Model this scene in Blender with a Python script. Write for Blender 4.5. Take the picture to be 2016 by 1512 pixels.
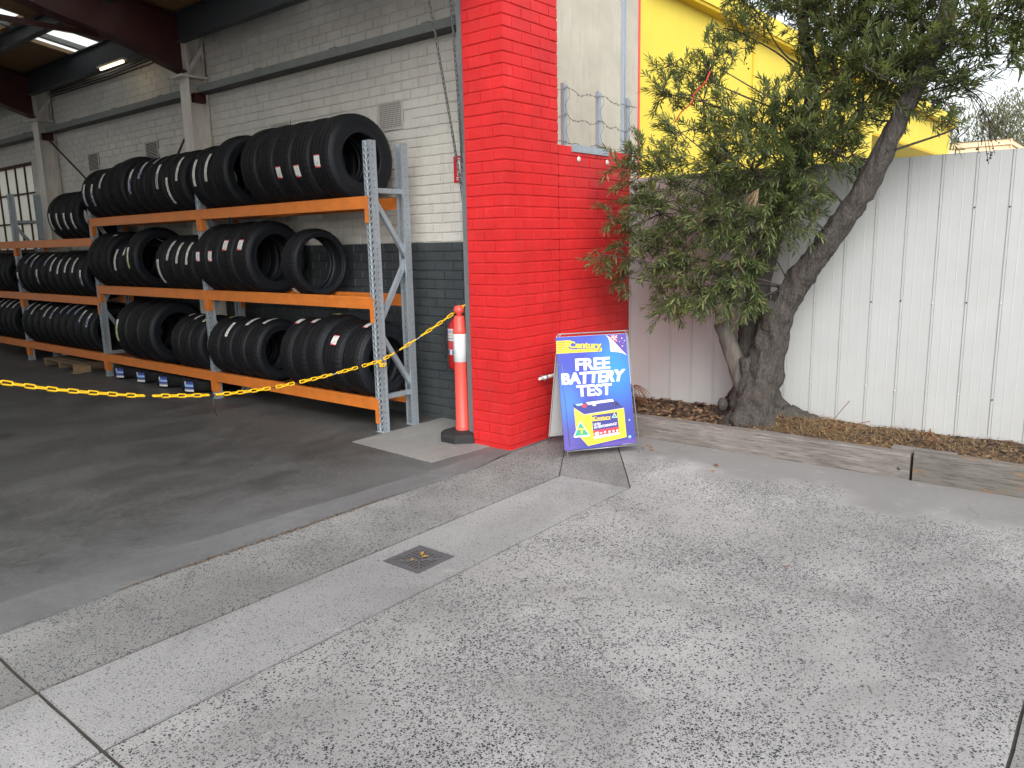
import bpy, math, random
from math import sin, cos, pi, radians, sqrt
from mathutils import Vector, Matrix, noise
random.seed(7)
for o in list(bpy.data.objects): bpy.data.objects.remove(o)
SC = bpy.context.scene
COL = SC.collection

# ------------------------------------------------------------------ camera
cam = bpy.data.cameras.new('camera'); cam_o = bpy.data.objects.new('camera', cam); COL.objects.link(cam_o)
yaw, pitch, roll = radians(50.4714), radians(-10.4115), radians(-1.2273)
fw = Vector((sin(yaw)*cos(pitch), cos(yaw)*cos(pitch), sin(pitch)))
rt = Vector((cos(yaw), -sin(yaw), 0)); up = rt.cross(fw)
rt2 = cos(roll)*rt + sin(roll)*up; up2 = -sin(roll)*rt + cos(roll)*up
cam_o.matrix_world = Matrix(((rt2.x, up2.x, -fw.x, -4.641), (rt2.y, up2.y, -fw.y, -3.853), (rt2.z, up2.z, -fw.z, 1.665), (0, 0, 0, 1)))
cam.sensor_width = 36; cam.lens = 1524.7/2016*36; cam.clip_start = .05; cam.clip_end = 2000
SC.camera = cam_o
# ------------------------------------------------------------------ world, sun, exposure
w = bpy.data.worlds.new('World'); SC.world = w; w.use_nodes = True
nt = w.node_tree; nt.nodes.clear()
SUN_EL, SUN_ROT = radians(37), radians(228)
sky = nt.nodes.new('ShaderNodeTexSky'); sky.sky_type = 'NISHITA'; sky.sun_disc = False
sky.sun_elevation = SUN_EL; sky.sun_rotation = SUN_ROT; sky.air_density = 1.0; sky.dust_density = 3.0; sky.ozone_density = 1.0
hs = nt.nodes.new('ShaderNodeHueSaturation'); hs.inputs['Saturation'].default_value = .28
bg = nt.nodes.new('ShaderNodeBackground'); bg.inputs[1].default_value = .15
wo = nt.nodes.new('ShaderNodeOutputWorld')
nt.links.new(sky.outputs[0], hs.inputs['Color']); nt.links.new(hs.outputs[0], bg.inputs[0]); nt.links.new(bg.outputs[0], wo.inputs[0])
sl = bpy.data.lights.new('sun', 'SUN'); sl.energy = 0.4; sl.angle = radians(45); sl.color = (1, .965, .92)
so = bpy.data.objects.new('sun', sl); COL.objects.link(so)
sd = Vector((sin(SUN_ROT)*cos(SUN_EL), cos(SUN_ROT)*cos(SUN_EL), sin(SUN_EL)))
so.rotation_euler = sd.to_track_quat('Z', 'Y').to_euler()
SC.view_settings.view_transform = 'Standard'; SC.view_settings.look = 'None'
SC.view_settings.exposure = 1.08; SC.view_settings.gamma = 1.0; SC.view_settings.use_curve_mapping = False
SC.render.engine = 'CYCLES'
SC.cycles.max_bounces = 6; SC.cycles.diffuse_bounces = 4; SC.cycles.transmission_bounces = 6; SC.cycles.transparent_max_bounces = 8

# ------------------------------------------------------------------ material helpers
MATS = {}
class NT:
    def __init__(s, name):
        s.m = bpy.data.materials.new(name); s.m.use_nodes = True; s.t = s.m.node_tree
        s.b = s.t.nodes['Principled BSDF']; s.out = s.t.nodes['Material Output']
    def n(s, typ, **kw):
        x = s.t.nodes.new('ShaderNode'+typ)
        for k, v in kw.items(): setattr(x, k, v)
        return x
    def l(s, a, b): s.t.links.new(a, b)
    def val(s, sock, v):
        if hasattr(v, 'is_linked') or hasattr(v, 'links'): s.l(v, sock)
        else: sock.default_value = v
    def pos(s, scale=(1, 1, 1), obj=False, rot=(0, 0, 0)):
        src = s.n('TexCoord').outputs['Object'] if obj else s.n('NewGeometry').outputs['Position']
        m = s.n('Mapping'); m.inputs['Scale'].default_value = scale; m.inputs['Rotation'].default_value = rot
        s.l(src, m.inputs[0]); return m.outputs[0]
    def noise(s, vec, scale, detail=4, rough=.55, dist=0):
        x = s.n('TexNoise'); x.inputs['Scale'].default_value = scale; x.inputs['Detail'].default_value = detail
        x.inputs['Roughness'].default_value = rough; x.inputs['Distortion'].default_value = dist; s.l(vec, x.inputs['Vector']); return x.outputs[0]
    def vor(s, vec, scale, feature='F1', out='Distance'):
        x = s.n('TexVoronoi', feature=feature); x.inputs['Scale'].default_value = scale; s.l(vec, x.inputs['Vector']); return x.outputs[out]
    def ramp(s, fac, stops, interp='LINEAR'):
        x = s.n('ValToRGB'); x.color_ramp.interpolation = interp
        e = x.color_ramp.elements
        while len(e) < len(stops): e.new(.5)
        for el, (p, c) in zip(e, stops):
            el.position = p; el.color = (c, c, c, 1) if isinstance(c, (int, float)) else (*c, 1)
        s.l(fac, x.inputs[0]); return x.outputs[0]
    def mix(s, fac, a, b, typ='MIX'):
        x = s.n('Mix', data_type='RGBA', blend_type=typ)
        s.val(x.inputs[0], fac)
        for sock, v in ((x.inputs[6], a), (x.inputs[7], b)):
            if isinstance(v, tuple): sock.default_value = (*v, 1) if len(v) == 3 else v
            elif isinstance(v, (int, float)): sock.default_value = (v, v, v, 1)
            else: s.l(v, sock)
        return x.outputs[2]
    def math(s, op, a, b=0.0, c=None):
        x = s.n('Math', operation=op); s.val(x.inputs[0], a); s.val(x.inputs[1], b)
        if c is not None: s.val(x.inputs[2], c)
        return x.outputs[0]
    def bump(s, h, strength=.3, dist=.01, chain=None):
        x = s.n('Bump'); x.inputs['Strength'].default_value = strength; x.inputs['Distance'].default_value = dist
        s.l(h, x.inputs['Height'])
        if chain: s.l(chain, x.inputs['Normal'])
        return x.outputs[0]
    def fin(s, col=None, rough=None, normal=None, metal=None, spec=None):
        if col is not None:
            if isinstance(col, tuple): s.b.inputs['Base Color'].default_value = (*col, 1)
            else: s.l(col, s.b.inputs['Base Color'])
        if rough is not None: s.val(s.b.inputs['Roughness'], rough)
        if normal is not None: s.l(normal, s.b.inputs['Normal'])
        if metal is not None: s.b.inputs['Metallic'].default_value = metal
        if spec is not None: s.b.inputs['Specular IOR Level'].default_value = spec
        MATS[s.m.name] = s.m; return s.m

def paint(name, col, rough=.5, var=.12, bump=.25, bscale=60, dirt=None, spec=.4, chips=None):
    t = NT(name); p = t.pos()
    oi = t.n('ObjectInfo').outputs['Random']
    n1 = t.noise(p, 3.0, 5); n2 = t.noise(p, bscale, 4)
    d = tuple(c*(1-var) for c in col); l_ = tuple(min(1, c*(1+var*.6)) for c in col)
    c = t.mix(t.ramp(n1, [(.3, 0), (.7, 1)]), d, l_)
    c = t.mix(t.math('MULTIPLY', oi, .16), c, tuple(x*.8 for x in col))
    if dirt:
        n3 = t.noise(t.pos((6, 6, 1.2)), 2.2, 6, .65)
        c = t.mix(t.ramp(n3, [(.52, 0), (.78, dirt[1])]), c, dirt[0])
    if chips:
        c = t.mix(t.ramp(t.noise(p, 22, 5, .75), [(.665, 0), (.68, .7)]), c, chips)
        c = t.mix(t.ramp(t.noise(t.pos((4, 4, 1)), 1.6, 5, .6), [(.5, 0), (.8, .35)]), c, tuple(x*.62+.02 for x in col))
        c = t.mix(t.ramp(t.noise(t.pos((9, 9, 2)), 2.2, 4, .6), [(.55, 0), (.85, .25)]), c, tuple(min(1, x+.09) for x in col))
    nb = t.bump(n2, bump, .004); nb = t.bump(t.noise(p, 14, 3), bump*.8, .012, nb)
    return t.fin(c, rough, nb, spec=spec)

def metal_paint(name, col, rough=.42, metal=0.0, scratch=.25, rust=None):
    t = NT(name); p = t.pos()
    n1 = t.noise(p, 9, 6, .6); n2 = t.noise(t.pos((30, 3, 30)), 3, 5, .6)
    c = t.mix(t.ramp(n1, [(.3, 0), (.75, 1)]), tuple(x*.82 for x in col), tuple(min(1, x*1.1) for x in col))
    c = t.mix(t.ramp(n2, [(.58, 0), (.72, scratch)]), c, tuple(x*.5+.04 for x in col))
    if rust: c = t.mix(t.ramp(t.noise(p, 5, 7, .7), [(.6, 0), (.72, .8)]), c, rust)
    return t.fin(c, t.ramp(n1, [(.2, rough-.08), (.8, rough+.12)]), t.bump(t.noise(p, 80, 3), .08, .003), metal)

def galv(name, col=(.42, .48, .53)):
    t = NT(name); p = t.pos()
    v = t.vor(p, 95, 'F1', 'Color'); sp = t.n('SeparateColor'); t.l(v, sp.inputs[0])
    n1 = t.noise(t.pos((4, 4, 1)), 4, 6, .65)
    c = t.mix(sp.outputs[0], tuple(x*.93 for x in col), tuple(x*1.07 for x in col))
    c = t.mix(t.ramp(n1, [(.4, 0), (.75, .3)]), c, tuple(x*.6 for x in col))
    return t.fin(c, t.ramp(sp.outputs[1], [(0, .34), (1, .55)]), None, .55)

def flat(name, col, rough=.5, metal=0.0, spec=.5):
    t = NT(name); oi = t.noise(t.pos(), 20, 3)
    return t.fin(t.mix(t.math('MULTIPLY', oi, .25), col, tuple(c*.75 for c in col)), rough, None, metal, spec)

def concrete(name, base, dens, stone_scale, tint=(.0, .0, .0), smooth=.8, stone=(.018, .021, .025), crack=True, dirty=.5, skim=None):
    t = NT(name); p = t.pos()
    # wobble so chips are not perfect polygons
    nz = t.n('TexNoise'); nz.inputs['Scale'].default_value = 160; nz.inputs['Detail'].default_value = 2; t.l(p, nz.inputs['Vector'])
    vm = t.n('VectorMath', operation='MULTIPLY_ADD'); t.l(nz.outputs['Color'], vm.inputs[0]); vm.inputs[1].default_value = (.006, .006, 0); t.l(p, vm.inputs[2])
    pw = vm.outputs[0]
    big = t.noise(p, .55, 3, .55, .6); mid = t.noise(p, 2.2, 4, .6, .3); fine = t.noise(p, 38, 3, .7); vfine = t.noise(p, 135, 3, .75)
    c = t.mix(t.ramp(big, [(.32, 0), (.68, 1)]), tuple(x*.60 for x in base), tuple(x*1.12 for x in base))
    c = t.mix(t.ramp(mid, [(.38, .0), (.72, dirty)]), c, tuple(x*.55+q for x, q in zip(base, tint)))
    c = t.mix(t.ramp(fine, [(.35, .32), (.62, 0)]), c, tuple(x*.62 for x in base))
    c = t.mix(t.ramp(vfine, [(.34, .75), (.48, 0)]), c, tuple(x*.40 for x in base))
    c = t.mix(t.ramp(vfine, [(.54, 0), (.68, .4)]), c, tuple(min(1, x*1.45) for x in base))
    dn = t.math('ADD', t.math('MULTIPLY', t.noise(p, 1.1, 4, .6, .5), 1.35), t.math('MULTIPLY', t.noise(p, 5.5, 3), .5))
    if skim:
        sx_ = t.n('SeparateXYZ'); t.l(p, sx_.inputs[0])
        sk = t.ramp(t.math('ADD', sx_.outputs[0], t.math('MULTIPLY', t.math('SUBTRACT', t.noise(p, 1.4, 5, .6), .5), 1.6)), [(skim, 0), (skim+.35, 1)])
        dn = t.math('SUBTRACT', dn, t.math('MULTIPLY', sk, .55))
        c = t.mix(t.math('MULTIPLY', sk, .78), c, tuple(x*.47 for x in base))
    masks = []
    for sc, k in ((stone_scale, 1.0), (stone_scale*1.6, .8)):
        vc = t.n('SeparateColor'); t.l(t.vor(pw, sc, 'F1', 'Color'), vc.inputs[0])
        thr = t.math('MULTIPLY', t.math('SUBTRACT', dn, .58), dens*k)
        on = t.math('LESS_THAN', vc.outputs[0], thr)
        ed = t.vor(pw, sc, 'DISTANCE_TO_EDGE')
        lim = t.math('MULTIPLY_ADD', vc.outputs[1], .16, .1)
        inn = t.math('GREATER_THAN', ed, lim)
        masks.append(t.math('MULTIPLY', on, inn))
        sc_col = t.mix(vc.outputs[2], stone, tuple(min(1, x*2.6) for x in stone))
        c = t.mix(t.math('MULTIPLY', masks[-1], .98), c, sc_col)
    st = t.ramp(t.noise(p, .9, 5, .62, 1.2), [(.52, 0), (.66, .45)])
    c = t.mix(st, c, tuple(x*.42 for x in base))
    c = t.mix(t.ramp(t.noise(t.pos((3, 3, 3), rot=(0, 0, .5)), 1.9, 6, .7), [(.60, 0), (.74, .35)]), c, tuple(min(1, x*1.3) for x in base))
    oc = t.n('SeparateColor'); t.l(t.vor(pw, 1.7, 'F1', 'Color'), oc.inputs[0]); od = t.vor(pw, 1.7, 'F1')
    orad = t.math('MULTIPLY', t.math('MAXIMUM', t.math('SUBTRACT', oc.outputs[0], .62), 0.0), .22)
    osp = t.ramp(t.math('DIVIDE', t.math('ADD', od, t.math('MULTIPLY', t.math('SUBTRACT', fine, .5), .05)), t.math('ADD', orad, .0005)), [(.55, .5), (1, 0)])
    c = t.mix(osp, c, tuple(x*.28 for x in base))
    if crack:
        nz2 = t.n('TexNoise'); nz2.inputs['Scale'].default_value = 5; nz2.inputs['Detail'].default_value = 6; t.l(p, nz2.inputs['Vector'])
        vv = t.n('VectorMath', operation='MULTIPLY_ADD'); t.l(nz2.outputs['Color'], vv.inputs[0]); vv.inputs[1].default_value = (.22, .22, 0); t.l(p, vv.inputs[2])
        e = t.vor(vv.outputs[0], .42, 'DISTANCE_TO_EDGE')
        ck = t.math('MULTIPLY', t.ramp(e, [(.0, .8), (.0004, .7), (.0009, 0)]), t.ramp(t.noise(p, 1.3, 2), [(.52, 0), (.56, .7)]))
        c = t.mix(ck, c, tuple(x*.3 for x in base))
    mm = t.math('ADD', masks[0], masks[1])
    hgt = t.math('SUBTRACT', fine, t.math('MULTIPLY', mm, .5))
    nb = t.bump(hgt, .35, .003); nb = t.bump(mid, .2, .02, nb)
    return t.fin(c, smooth, nb, spec=.3)

# ------------------------------------------------------------------ materials
paint('red_paint', (.59, .022, .024), .48, .16, .35, dirt=None, spec=.35, chips=(.42, .10, .09))
paint('white_paint', (.66, .655, .61), .62, .1, .35, dirt=((.42, .39, .33), .45))
paint('charcoal_paint', (.052, .062, .068), .45, .15, .35, dirt=((.16, .16, .15), .35))
paint('column_white', (.72, .70, .64), .55, .12, .2, dirt=((.30, .25, .19), .5))
paint('concrete_panel', (.46, .43, .355), .75, .14, .2, 30, dirt=((.31, .30, .28), .7))
paint('yellow_paint', (.76, .60, .07), .6, .05, .1)
paint('cream_board', (.80, .60, .38), .6, .06, .1)
paint('fence_steel', (.46, .48, .478), .40, .05, .04, 20, dirt=((.45, .44, .42), .5))
metal_paint('orange_paint', (.60, .175, .026), .4, scratch=.35)
metal_paint('rafter_red', (.055, .012, .011), .5)
metal_paint('grey_steel', (.20, .22, .215), .5)
metal_paint('dark_steel', (.035, .041, .049), .5)
galv('galvanised'); galv('galvanised_dark', (.26, .29, .31))
flat('screw_grey', (.10, .11, .11), .4, .6)
flat('vent_white', (.55, .54, .50), .6)
flat('dark_hole', (.012, .012, .013), .9)
flat('yellow_plastic', (.82, .50, .012), .38)
flat('tie_black', (.02, .02, .022), .5); flat('tie_white', (.55, .58, .65), .5)
flat('bollard_red', (.74, .085, .065), .42)
flat('reflective_white', (.62, .66, .68), .35)
flat('base_rubber', (.018, .018, .019), .75)
flat('ext_red', (.42, .012, .014), .28)
flat('sign_red', (.60, .015, .025), .4)
flat('print_white', (.70, .71, .72), .45); flat('print_yellow', (.72, .55, .03), .45); flat('print_gold', (.80, .47, .05), .45)
flat('print_navy', (.03, .035, .22), .45); flat('print_dark', (.02, .02, .07), .45); flat('print_red', (.65, .03, .05), .45)
flat('print_green', (.03, .34, .20), .45); flat('print_grey', (.40, .42, .46), .5); flat('print_sky', (.30, .50, .75), .5); flat('print_purple', (.09, .05, .30), .45)
flat('corflute_back', (.62, .62, .62), .55)
flat('wire_grey', (.38, .40, .42), .4, .5)
flat('label_white', (.70, .70, .68), .4); flat('label_blue', (.05, .07, .30), .4); flat('label_silver', (.50, .51, .50), .3); flat('label_green', (.33, .46, .14), .45)
flat('label_red', (.62, .06, .08), .45); flat('label_grey', (.25, .25, .26), .45); flat('label_gold', (.46, .42, .33), .35)
flat('pvc_white', (.70, .71, .70), .35)
flat('cardboard', (.25, .17, .09), .8)
flat('pallet_wood', (.16, .115, .07), .8)
flat('cast_iron', (.12, .125, .135), .55, .3)
flat('dry_leaf', (.42, .22, .05), .7); flat('dry_leaf_brown', (.20, .085, .035), .75)
flat('rope_red', (.65, .05, .03), .6)
flat('wire_rust', (.13, .12, .12), .6, .4)
flat('seed_brown', (.05, .035, .028), .8)
flat('soffit_yellow', (.62, .42, .02), .7)
flat('pale_panel', (.55, .56, .55), .7)
flat('roof_sheet', (.35, .36, .37), .6)

t = NT('sign_print'); tc = t.n('TexCoord'); g = t.pos((1, 1, 1), obj=True)
sx = t.n('SeparateXYZ'); t.l(tc.outputs['UV'], sx.inputs[0])
def blob(cx, cy, r):
    dx = t.math('SUBTRACT', sx.outputs[0], cx); dy = t.math('SUBTRACT', sx.outputs[1], cy)
    d = t.math('SQRT', t.math('ADD', t.math('MULTIPLY', dx, dx), t.math('MULTIPLY', dy, dy)))
    return t.ramp(t.math('DIVIDE', d, r), [(0, 1), (1, 0)], 'EASE')
uvn = t.n('TexNoise'); uvn.inputs['Scale'].default_value = 4; uvn.inputs['Detail'].default_value = 4; t.l(tc.outputs['UV'], uvn.inputs['Vector'])
c = t.mix(sx.outputs[1], (.03, .035, .24), (.038, .06, .42))
c = t.mix(t.math('MULTIPLY', blob(.80, .70, .5), .95), c, (.015, .25, .72))
c = t.mix(t.math('MULTIPLY', blob(.08, .42, .36), .8), c, (.05, .22, .72))
c = t.mix(t.math('MULTIPLY', blob(.05, .05, .30), .7), c, (.11, .07, .34))
c = t.mix(t.math('MULTIPLY', uvn.outputs[0], .25), c, (.05, .06, .35))
t.fin(c, .32)

concrete('apron_coarse', (.43, .43, .422), 1.15, 86, (.0, .0, .0), skim=.22)
concrete('apron_fine', (.31, .312, .304), 1.0, 98, (.0, .0, .0), dirty=.75)
concrete('drain_strip', (.385, .388, .386), .36, 140, (.0, .0, .0), crack=False, dirty=.35)
concrete('pad_concrete', (.31, .31, .30), .04, 120, dirty=.3, crack=False, smooth=.65)
concrete('old_corner', (.29, .288, .278), .6, 105, dirty=.7)
# workshop floor
t = NT('workshop_floor'); p = t.pos(); ps = t.pos((.75, 1.3, 1), rot=(0, 0, .35))
n1 = t.noise(p, .7, 5, .6, .8); n2 = t.noise(ps, 1.6, 6, .68, .5); n3 = t.noise(p, 30, 5, .7)
c = t.mix(t.ramp(n1, [(.3, 0), (.7, 1)]), (.040, .041, .040), (.078, .080, .080))
c = t.mix(t.ramp(n2, [(.40, .0), (.66, .75)]), c, (.12, .122, .119))
c = t.mix(t.ramp(t.noise(p, 6, 5, .7), [(.55, 0), (.75, .5)]), c, (.035, .035, .034))
n5 = t.noise(t.pos((22, 60, 1), rot=(0, 0, .5)), 1.0, 5, .75)
c = t.mix(t.ramp(n5, [(.38, .6), (.52, 0)]), c, (.030, .030, .030)); c = t.mix(t.ramp(n5, [(.56, 0), (.72, .5)]), c, (.17, .175, .175))
c = t.mix(t.ramp(n3, [(.35, .35), (.6, 0)]), c, (.045, .045, .045))
c = t.mix(t.ramp(n3, [(.62, 0), (.8, .3)]), c, (.3, .3, .29))
oc = t.n('SeparateColor'); t.l(t.vor(p, 1.3, 'F1', 'Color'), oc.inputs[0]); od = t.vor(p, 1.3, 'F1')
orad = t.math('MULTIPLY', t.math('MAXIMUM', t.math('SUBTRACT', oc.outputs[0], .45), 0.0), .5)
osp = t.ramp(t.math('DIVIDE', t.math('ADD', od, t.math('MULTIPLY', t.math('SUBTRACT', n3, .5), .08)), t.math('ADD', orad, .0005)), [(.6, .7), (1, 0)])
c = t.mix(osp, c, (.022, .022, .022))
sv_ = t.noise(t.pos((2, 70, 1), rot=(0, 0, .9)), .9, 3, .6)
c = t.mix(t.ramp(sv_, [(.66, 0), (.70, .35)]), c, (.21, .21, .205))
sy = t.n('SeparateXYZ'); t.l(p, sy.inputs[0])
dust_glow = t.ramp(t.math('ADD', sy.outputs[1], t.math('MULTIPLY', t.math('SUBTRACT', t.noise(p, 1.3, 6, .65, .4), .5), 1.9)), [(.05, .8), (.95, 0)])  # doorway dust, also paints in the floor's brightening towards the opening
c = t.mix(dust_glow, c, t.mix(n5, (.10, .103, .106), (.20, .205, .21)))
t.fin(c, t.ramp(n2, [(.3, .42), (.7, .62)]), t.bump(n3, .15, .003), spec=.4)
t = NT('floor_edge_band'); p = t.pos()
n1 = t.noise(p, 1.2, 5, .6, .6); n3 = t.noise(p, 40, 5, .7); n4 = t.noise(p, 5, 5, .65)
c = t.mix(t.ramp(n1, [(.3, 0), (.7, 1)]), (.105, .108, .112), (.19, .195, .198))
c = t.mix(t.ramp(n4, [(.48, 0), (.72, .6)]), c, (.12, .12, .12))
c = t.mix(t.ramp(n3, [(.35, .4), (.6, 0)]), c, (.09, .09, .09))
c = t.mix(t.ramp(t.noise(p, 2.4, 3), [(.66, 0), (.74, .5)]), c, (.30, .22, .12))
t.fin(c, .65, t.bump(n3, .2, .003), spec=.35)
t = NT('dirt'); p = t.pos(); n1 = t.noise(p, 18, 6, .7)
t.fin(t.mix(n1, (.028, .026, .024), (.095, .078, .062)), .95, t.bump(n1, .8, .01))
t = NT('street'); p = t.pos(); n1 = t.noise(p, .8, 6, .7)
t.fin(t.mix(n1, (.12, .12, .115), (.26, .255, .245)), .9, t.bump(t.noise(p, 60, 3), .3, .01))
# soil
t = NT('soil'); p = t.pos(); n1 = t.noise(p, 24, 6, .7); n2 = t.noise(p, 4, 4)
c = t.mix(t.ramp(n1, [(.3, 0), (.7, 1)]), (.022, .017, .013), (.11, .075, .05)); t.fin(c, .95, t.bump(n1, .9, .02))
t = NT('mulch'); g = t.n('NewGeometry').outputs['Random Per Island']
t.fin(t.ramp(g, [(0, (.035, .026, .020)), (.3, (.085, .055, .036)), (.6, (.17, .105, .06)), (.85, (.27, .17, .09)), (1, (.10, .045, .025))]), .85)
t = NT('straw'); g = t.n('NewGeometry').outputs['Random Per Island']
t.fin(t.ramp(g, [(0, (.16, .10, .045)), (.4, (.30, .19, .08)), (.75, (.42, .28, .12)), (1, (.22, .12, .05))]), .8)
# timber
def timber(name, c0, c1, knots=None):
    t = NT(name); ps = t.pos((14, 1.0, 14)); p = t.pos()
    n1 = t.noise(ps, 3.2, 7, .7, .8); n2 = t.noise(t.pos((60, 2.5, 60)), 2.5, 5, .7, .3); n3 = t.noise(p, 3.0, 4)
    c = t.mix(t.ramp(n1, [(.3, 0), (.7, 1)]), c0, c1)
    c = t.mix(t.ramp(n2, [(.30, .85), (.52, 0)]), c, tuple(x*.33 for x in c0))
    c = t.mix(t.ramp(n3, [(.5, 0), (.75, .4)]), c, tuple(x*.6 for x in c0))
    if knots:
        c = t.mix(t.ramp(t.noise(t.pos((3, 1.1, 3)), 2.6, 4, .6, 1.2), [(.60, 0), (.66, .8)]), c, knots)
    nb = t.bump(n2, .55, .012); nb = t.bump(n1, .35, .02, nb); t.fin(c, .85, nb, spec=.2)
timber('timber_old', (.15, .135, .12), (.30, .28, .26)); timber('timber_new', (.135, .128, .115), (.215, .20, .18), (.27, .15, .07))
# bark
t = NT('bark'); pb = t.pos((11, 11, 3.2)); p = t.pos()
v = t.vor(t.mix(.25, pb, t.n('TexNoise').outputs['Color']), 7.5, 'DISTANCE_TO_EDGE'); n1 = t.noise(pb, 6, 7, .7, .6); n2 = t.noise(p, 5, 4)
c = t.mix(t.ramp(n1, [(.3, 0), (.72, 1)]), (.036, .033, .030), (.12, .11, .10))
c = t.mix(t.ramp(v, [(0, .55), (.10, 0)]), c, (.022, .019, .017)); c = t.mix(t.ramp(n2, [(.5, 0), (.75, .4)]), c, (.08, .06, .048))
nb = t.bump(t.ramp(v, [(0, 0), (.2, 1)]), .35, .012); nb = t.bump(n1, .6, .012, nb); t.fin(c, .9, nb, spec=.15)
t = NT('cut_wood'); p = t.pos((9, 9, 1.5)); n1 = t.noise(p, 4, 6, .7)
t.fin(t.mix(t.ramp(n1, [(.3, 0), (.7, 1)]), (.06, .052, .045), (.17, .15, .13)), .85, t.bump(n1, .4, .01))
# leaves
def leafmat(name, stops, trans=.3):
    t = NT(name); g = t.n('NewGeometry').outputs['Random Per Island']
    c = t.ramp(g, stops); t.fin(c, .42, spec=.45)
    tr = t.n('BsdfTranslucent'); t.l(t.mix(.5, c, (.20, .26, .03)), tr.inputs[0])
    ms = t.n('MixShader'); ms.inputs[0].default_value = trans
    t.l(t.b.outputs[0], ms.inputs[1]); t.l(tr.outputs[0], ms.inputs[2]); t.l(ms.outputs[0], t.out.inputs[0])
leafmat('leaf_green', [(0, (.065, .100, .042)), (.35, (.108, .152, .062)), (.7, (.155, .20, .085)), (.9, (.22, .255, .10)), (.965, (.26, .25, .11)), (1, (.23, .12, .07))], .38)
leafmat('leaf_fresh', [(0, (.13, .17, .06)), (.5, (.19, .235, .08)), (.85, (.26, .30, .10)), (1, (.30, .22, .10))], .4)
leafmat('leaf_gum', [(0, (.085, .095, .05)), (.5, (.15, .155, .08)), (1, (.24, .22, .12))], .3)
leafmat('leaf_dead', [(0, (.28, .20, .12)), (1, (.45, .35, .22))], .1)
# translucent sheets: skylight and frosted glass
def translucent(name, col, clear=.0):
    t = NT(name); tr = t.n('BsdfTranslucent'); n1 = t.noise(t.pos((1, 8, 1)), 3, 4)
    t.l(t.mix(t.math('MULTIPLY', n1, .25), col, tuple(c*.8 for c in col)), tr.inputs[0])
    gl = t.n('BsdfGlossy'); gl.inputs['Roughness'].default_value = .3
    ms = t.n('MixShader'); ms.inputs[0].default_value = .05
    t.l(tr.outputs[0], ms.inputs[1]); t.l(gl.outputs[0], ms.inputs[2]); t.l(ms.outputs[0], t.out.inputs[0]); MATS[name] = t.m
translucent('skylight_sheet', (.92, .93, .90)); translucent('frosted_glass', (.88, .87, .82))
# rubber
t = NT('rubber'); p = t.pos(obj=True); n1 = t.noise(p, 26, 5, .7)
t.fin(t.mix(n1, (.004, .0043, .0055), (.009, .0095, .0115)), t.ramp(n1, [(.3, .5), (.7, .68)]), t.bump(t.noise(p, 120, 2), .1, .002), spec=.2)
t = NT('rubber_side'); p = t.pos(obj=True); n1 = t.noise(p, 14, 5, .7)
t.fin(t.mix(n1, (.006, .0075, .0105), (.013, .0155, .020)), t.ramp(n1, [(.3, .42), (.7, .58)]), None, spec=.26)
# ceiling boards
t = NT('ceiling_board'); p = t.pos()
n1 = t.noise(t.pos((1.2, 14, 1)), 2, 5, .6); wv = t.n('TexWave', bands_direction='Y'); wv.inputs['Scale'].default_value = 3.4; t.l(p, wv.inputs[0])
c = t.mix(t.ramp(n1, [(.3, 0), (.7, 1)]), (.18, .10, .042), (.30, .175, .075)); c = t.mix(t.ramp(wv.outputs['Fac'], [(.0, .6), (.06, 0)]), c, (.03, .018, .01))
t.fin(c, .7)
t = NT('tube_light'); t.b.inputs['Emission Color'].default_value = (1, .78, .45, 1); t.b.inputs['Emission Strength'].default_value = 2.5; MATS['tube_light'] = t.m

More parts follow.
